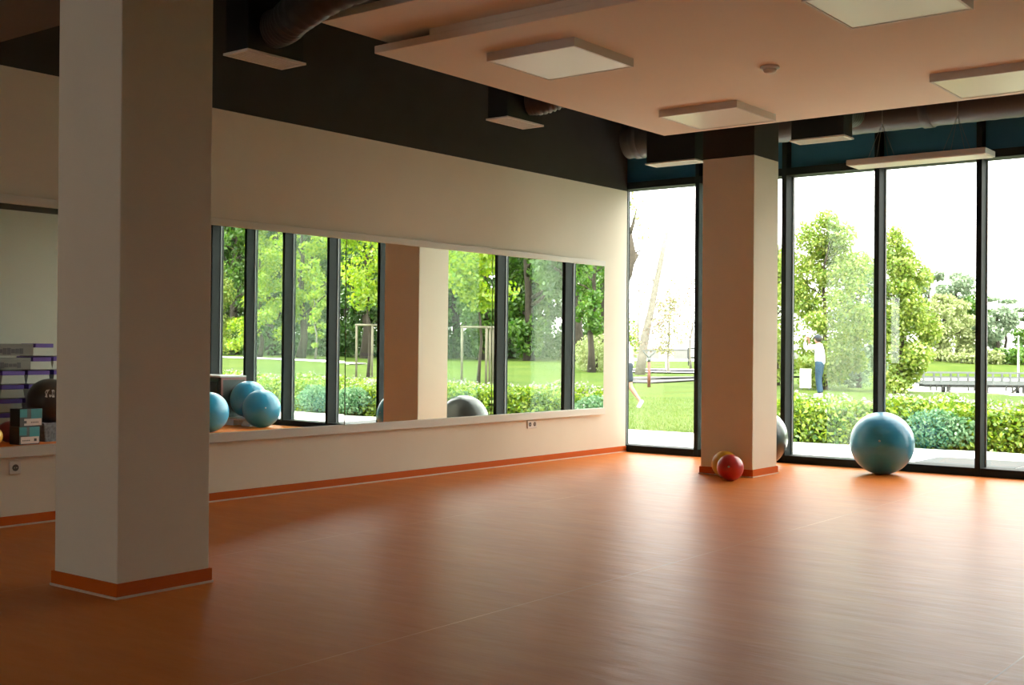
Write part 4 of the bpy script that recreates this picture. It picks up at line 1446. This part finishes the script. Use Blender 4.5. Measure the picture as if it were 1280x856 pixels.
def person(label, loc, rz, J, cap, trousers_to_ankle, hair_len, shirt_sleeve, long_sleeve=False):
    """J: joints of the pose, local frame x right, y forward, z up"""
    t = thing('person', label, 'person', loc, rz)
    N, C = {}, []
    V = Vector
    for k in ('pelvis', 'waist', 'chest', 'neckbase'):
        N[k] = (V(J[k]), {'pelvis': .125, 'waist': .115, 'chest': .135, 'neckbase': .075}[k])
    hd = V(J['head'])
    f = V(J.get('face', (0, 1, 0))).normalized()
    N['neck'] = (V(J['neckbase']).lerp(hd, .45), .052)
    N['jaw'] = (hd + V((0, 0, -.055)) + f * .012, .066)
    N['head'] = (hd + V((0, 0, .015)), .088)
    N['crown'] = (hd + V((0, 0, .075)) - f * .008, .066)
    C.append(['pelvis', 'waist', 'chest', 'neckbase', 'neck', 'jaw', 'head', 'crown'])
    N['nose'] = (hd + f * .098 + V((0, 0, -.012)), .011)
    C.append(['head', 'nose'])
    rgt = f.cross(V((0, 0, 1))).normalized()
    for s, n_ in ((1, 'er'), (-1, 'el')):
        N[n_] = (hd + rgt * s * .088 + V((0, 0, 0)) - f * .012, .015)
        C.append(['head', n_])
    for s, n_ in ((1, 'r'), (-1, 'l')):
        N[n_ + 'shoulder'] = (V(J[n_ + 'shoulder']), .062)
        N[n_ + 'elbow'] = (V(J[n_ + 'elbow']), .043)
        N[n_ + 'wrist'] = (V(J[n_ + 'wrist']), .029)
        C.append(['chest', n_ + 'shoulder', n_ + 'elbow', n_ + 'wrist'])
        fa = (V(J[n_ + 'wrist']) - V(J[n_ + 'elbow'])).normalized()
        hand_nodes(N, C, s, J[n_ + 'wrist'], J[n_ + 'palm'], J.get(n_ + 'fingers', fa), J[n_ + 'thumb'], n_)
        N[n_ + 'hip'] = (V(J[n_ + 'hip']), .095)
        N[n_ + 'knee'] = (V(J[n_ + 'knee']), .058)
        mid = V(J[n_ + 'knee']).lerp(V(J[n_ + 'ankle']), .35)
        N[n_ + 'calf'] = (mid, .054)
        N[n_ + 'ankle'] = (V(J[n_ + 'ankle']), .037)
        N[n_ + 'toe'] = (V(J[n_ + 'toe']), .034)
        C.append(['pelvis', n_ + 'hip', n_ + 'knee', n_ + 'calf', n_ + 'ankle', n_ + 'toe'])
    skin('body', skin_m, N, C, t, 'pelvis')
    # face
    for s in (-1, 1):
        MB().sphere(hd + f * .082 + rgt * s * .033 + V((0, 0, .018)), .011, 10, 8).build('eye', eye_m, t)
    MB().sphere(hd + f * .074 + V((0, 0, -.052)), .02, 10, 8, (1, .5, .35)).build('mouth', lip_m, t)
    # shirt
    S = {'hem': (V(J['pelvis']) + V((0, 0, -.10)), .160), 'swaist': (V(J['waist']), .152), 'schest': (V(J['chest']), .160), 'scollar': (V(J['neckbase']) + V((0, 0, -.01)), .082)}
    SC_ = [['hem', 'swaist', 'schest', 'scollar']]
    for n_ in 'rl':
        e = V(J[n_ + 'shoulder']).lerp(V(J[n_ + 'elbow']), shirt_sleeve)
        S[n_ + 's'] = (V(J[n_ + 'shoulder']), .078)
        S[n_ + 'm'] = (V(J[n_ + 'shoulder']).lerp(e, .55), .068)
        S[n_ + 'e'] = (e, .064)
        ch_ = ['schest', n_ + 's', n_ + 'm', n_ + 'e']
        if long_sleeve:
            S[n_ + 'e'] = (V(J[n_ + 'elbow']), .056)
            S[n_ + 'w'] = (V(J[n_ + 'elbow']).lerp(V(J[n_ + 'wrist']), .9), .043)
            ch_.append(n_ + 'w')
        SC_.append(ch_)
    skin('shirt', shirt_m, S, SC_, t, 'schest')
    # trousers
    T = {'belt': (V(J['pelvis']) + V((0, 0, .12)), .135), 'seat': (V(J['pelvis']) + V((0, 0, -.03)), .150)}
    TC = [['belt', 'seat']]
    for n_ in 'rl':
        T[n_ + 'h'] = (V(J[n_ + 'hip']), .112)
        T[n_ + 'k0'] = (V(J[n_ + 'hip']).lerp(V(J[n_ + 'knee']), .55), .096)
        if trousers_to_ankle:
            T[n_ + 'k'] = (V(J[n_ + 'knee']), .080)
            T[n_ + 'c'] = (V(J[n_ + 'knee']).lerp(V(J[n_ + 'ankle']), .5), .074)
            T[n_ + 'a'] = (V(J[n_ + 'ankle']) + V((0, 0, .0)), .070)
            TC.append(['seat', n_ + 'h', n_ + 'k0', n_ + 'k', n_ + 'c', n_ + 'a'])
        else:
            T[n_ + 'k'] = (V(J[n_ + 'hip']).lerp(V(J[n_ + 'knee']), .82), .092)
            TC.append(['seat', n_ + 'h', n_ + 'k0', n_ + 'k'])
    skin('trousers' if trousers_to_ankle else 'shorts', jeans_m if trousers_to_ankle else navy_m, T, TC, t, 'seat')
    for n_ in 'rl':
        a, b = V(J[n_ + 'ankle']), V(J[n_ + 'toe'])
        dn = V(J.get(n_ + 'sole', (0, 0, -1)))
        d = (b - a)
        d = (d - dn * d.dot(dn)).normalized()
        h0 = a + dn * .03 - d * .045
        skin('shoe', shoe_m, {'heel': (h0, .046), 'mid': (a + dn * .035 + d * .06, .048), 'tip': (b + dn * .005 + d * .035, .040)}, [['heel', 'mid', 'tip']], t, 'mid')
    # hair and cap
    h = MB()
    h.sphere(hd + V((0, 0, .028)) - f * .022, .104, 20, 14, (1, 1, .98))
    bmesh.ops.delete(h.bm, geom=[v for v in h.bm.verts if (v.co - hd).dot(f) > .045 and v.co.z < hd.z + .062], context='VERTS')
    bmesh.ops.delete(h.bm, geom=[v for v in h.bm.verts if v.co.z < hd.z - hair_len], context='VERTS')
    h.build('hair', hair_m, t)
    if cap:
        c = MB()
        c.sphere(hd + V((0, 0, .045)) - f * .006, .112, 22, 14, (1, 1, .92))
        bmesh.ops.delete(c.bm, geom=[v for v in c.bm.verts if v.co.z < hd.z + .03], context='VERTS')
        br = []
        for q in range(13):
            a = -1.1 + 2.2 * q / 12
            br.append(hd + V((0, 0, .04)) + f * (.085 + .095 * math.cos(a)) + rgt * .095 * math.sin(a))
        c.prism(br, (0, 0, .008))
        c.build('cap', navy_m, t, label='navy baseball cap')
    return t


ff = (-RT * 0.86 + FW * 0.5)
rzm = math.atan2(-ff.x, ff.y)
Jm = dict(pelvis=(0, -.02, .93), waist=(0, -.035, 1.06), chest=(0, -.02, 1.26), neckbase=(0, .0, 1.435), head=(0, .045, 1.575), face=(0, 1, .12),
          rshoulder=(.185, .02, 1.385), relbow=(.21, .27, 1.31), rwrist=(.075, .31, 1.50), rpalm=(-.8, .2, 0), rthumb=(-.2, -.6, .3), rfingers=(-.25, .1, .9),
          lshoulder=(-.185, .03, 1.385), lelbow=(-.20, .34, 1.33), lwrist=(-.085, .37, 1.525), lpalm=(.8, .1, 0), lthumb=(.2, -.6, .3), lfingers=(.25, .0, .9),
          rhip=(.095, -.02, .86), rknee=(.11, .03, .47), rankle=(.12, -.03, .085), rtoe=(.14, .11, .035),
          lhip=(-.095, -.02, .86), lknee=(-.10, -.0, .47), lankle=(-.11, -.06, .085), ltoe=(-.13, .08, .035))
pm_ = at(1024, 33)
man = person('man in navy cap, white shirt and jeans holding up a phone on the lawn', (pm_.x, pm_.y, -0.02), rzm, Jm, True, True, .06, .92, True)
ph = MB().box(-.038, .038, -.004, .004, -.075, .075, .004, 2).build('phone', phone_m)
tag(ph, 'black phone held up by the man in the navy cap', 'phone')
ph.location = (Matrix.Translation(Vector((pm_.x, pm_.y, -0.02))) @ Matrix.Rotation(rzm, 4, 'Z')) @ Vector((-.005, .385, 1.70))
ph.rotation_euler = (0, 0, rzm)

pj_ = at(785.5, 26.3)
fj = (-RT * 0.97 + FW * 0.22)
rzj = math.atan2(-fj.x, fj.y)
Jj = dict(pelvis=(0, 0, .93), waist=(0, .02, 1.06), chest=(0, .05, 1.26), neckbase=(0, .08, 1.43), head=(0, .13, 1.57), face=(0, 1, 0),
          rshoulder=(.185, .06, 1.38), relbow=(.24, -.10, 1.16), rwrist=(.20, .12, 1.10), rpalm=(-1, 0, 0), rthumb=(0, .1, 1), rfingers=(0, 1, .1),
          lshoulder=(-.185, .07, 1.38), lelbow=(-.25, .16, 1.13), lwrist=(-.14, .36, 1.24), lpalm=(1, 0, 0), lthumb=(0, -.2, 1), lfingers=(.2, 1, .4),
          rhip=(.095, 0, .87), rknee=(.10, .24, .52), rankle=(.10, .14, .11), rtoe=(.11, .27, .05),
          lhip=(-.095, 0, .87), lknee=(-.10, -.06, .47), lankle=(-.10, -.28, .155), ltoe=(-.11, -.235, .035), lsole=(0, -.9, -.43))
person('person in white shirt and dark shorts striding past the left window edge', (pj_.x, pj_.y, -0.03), rzj, Jj, False, False, .09, .55)
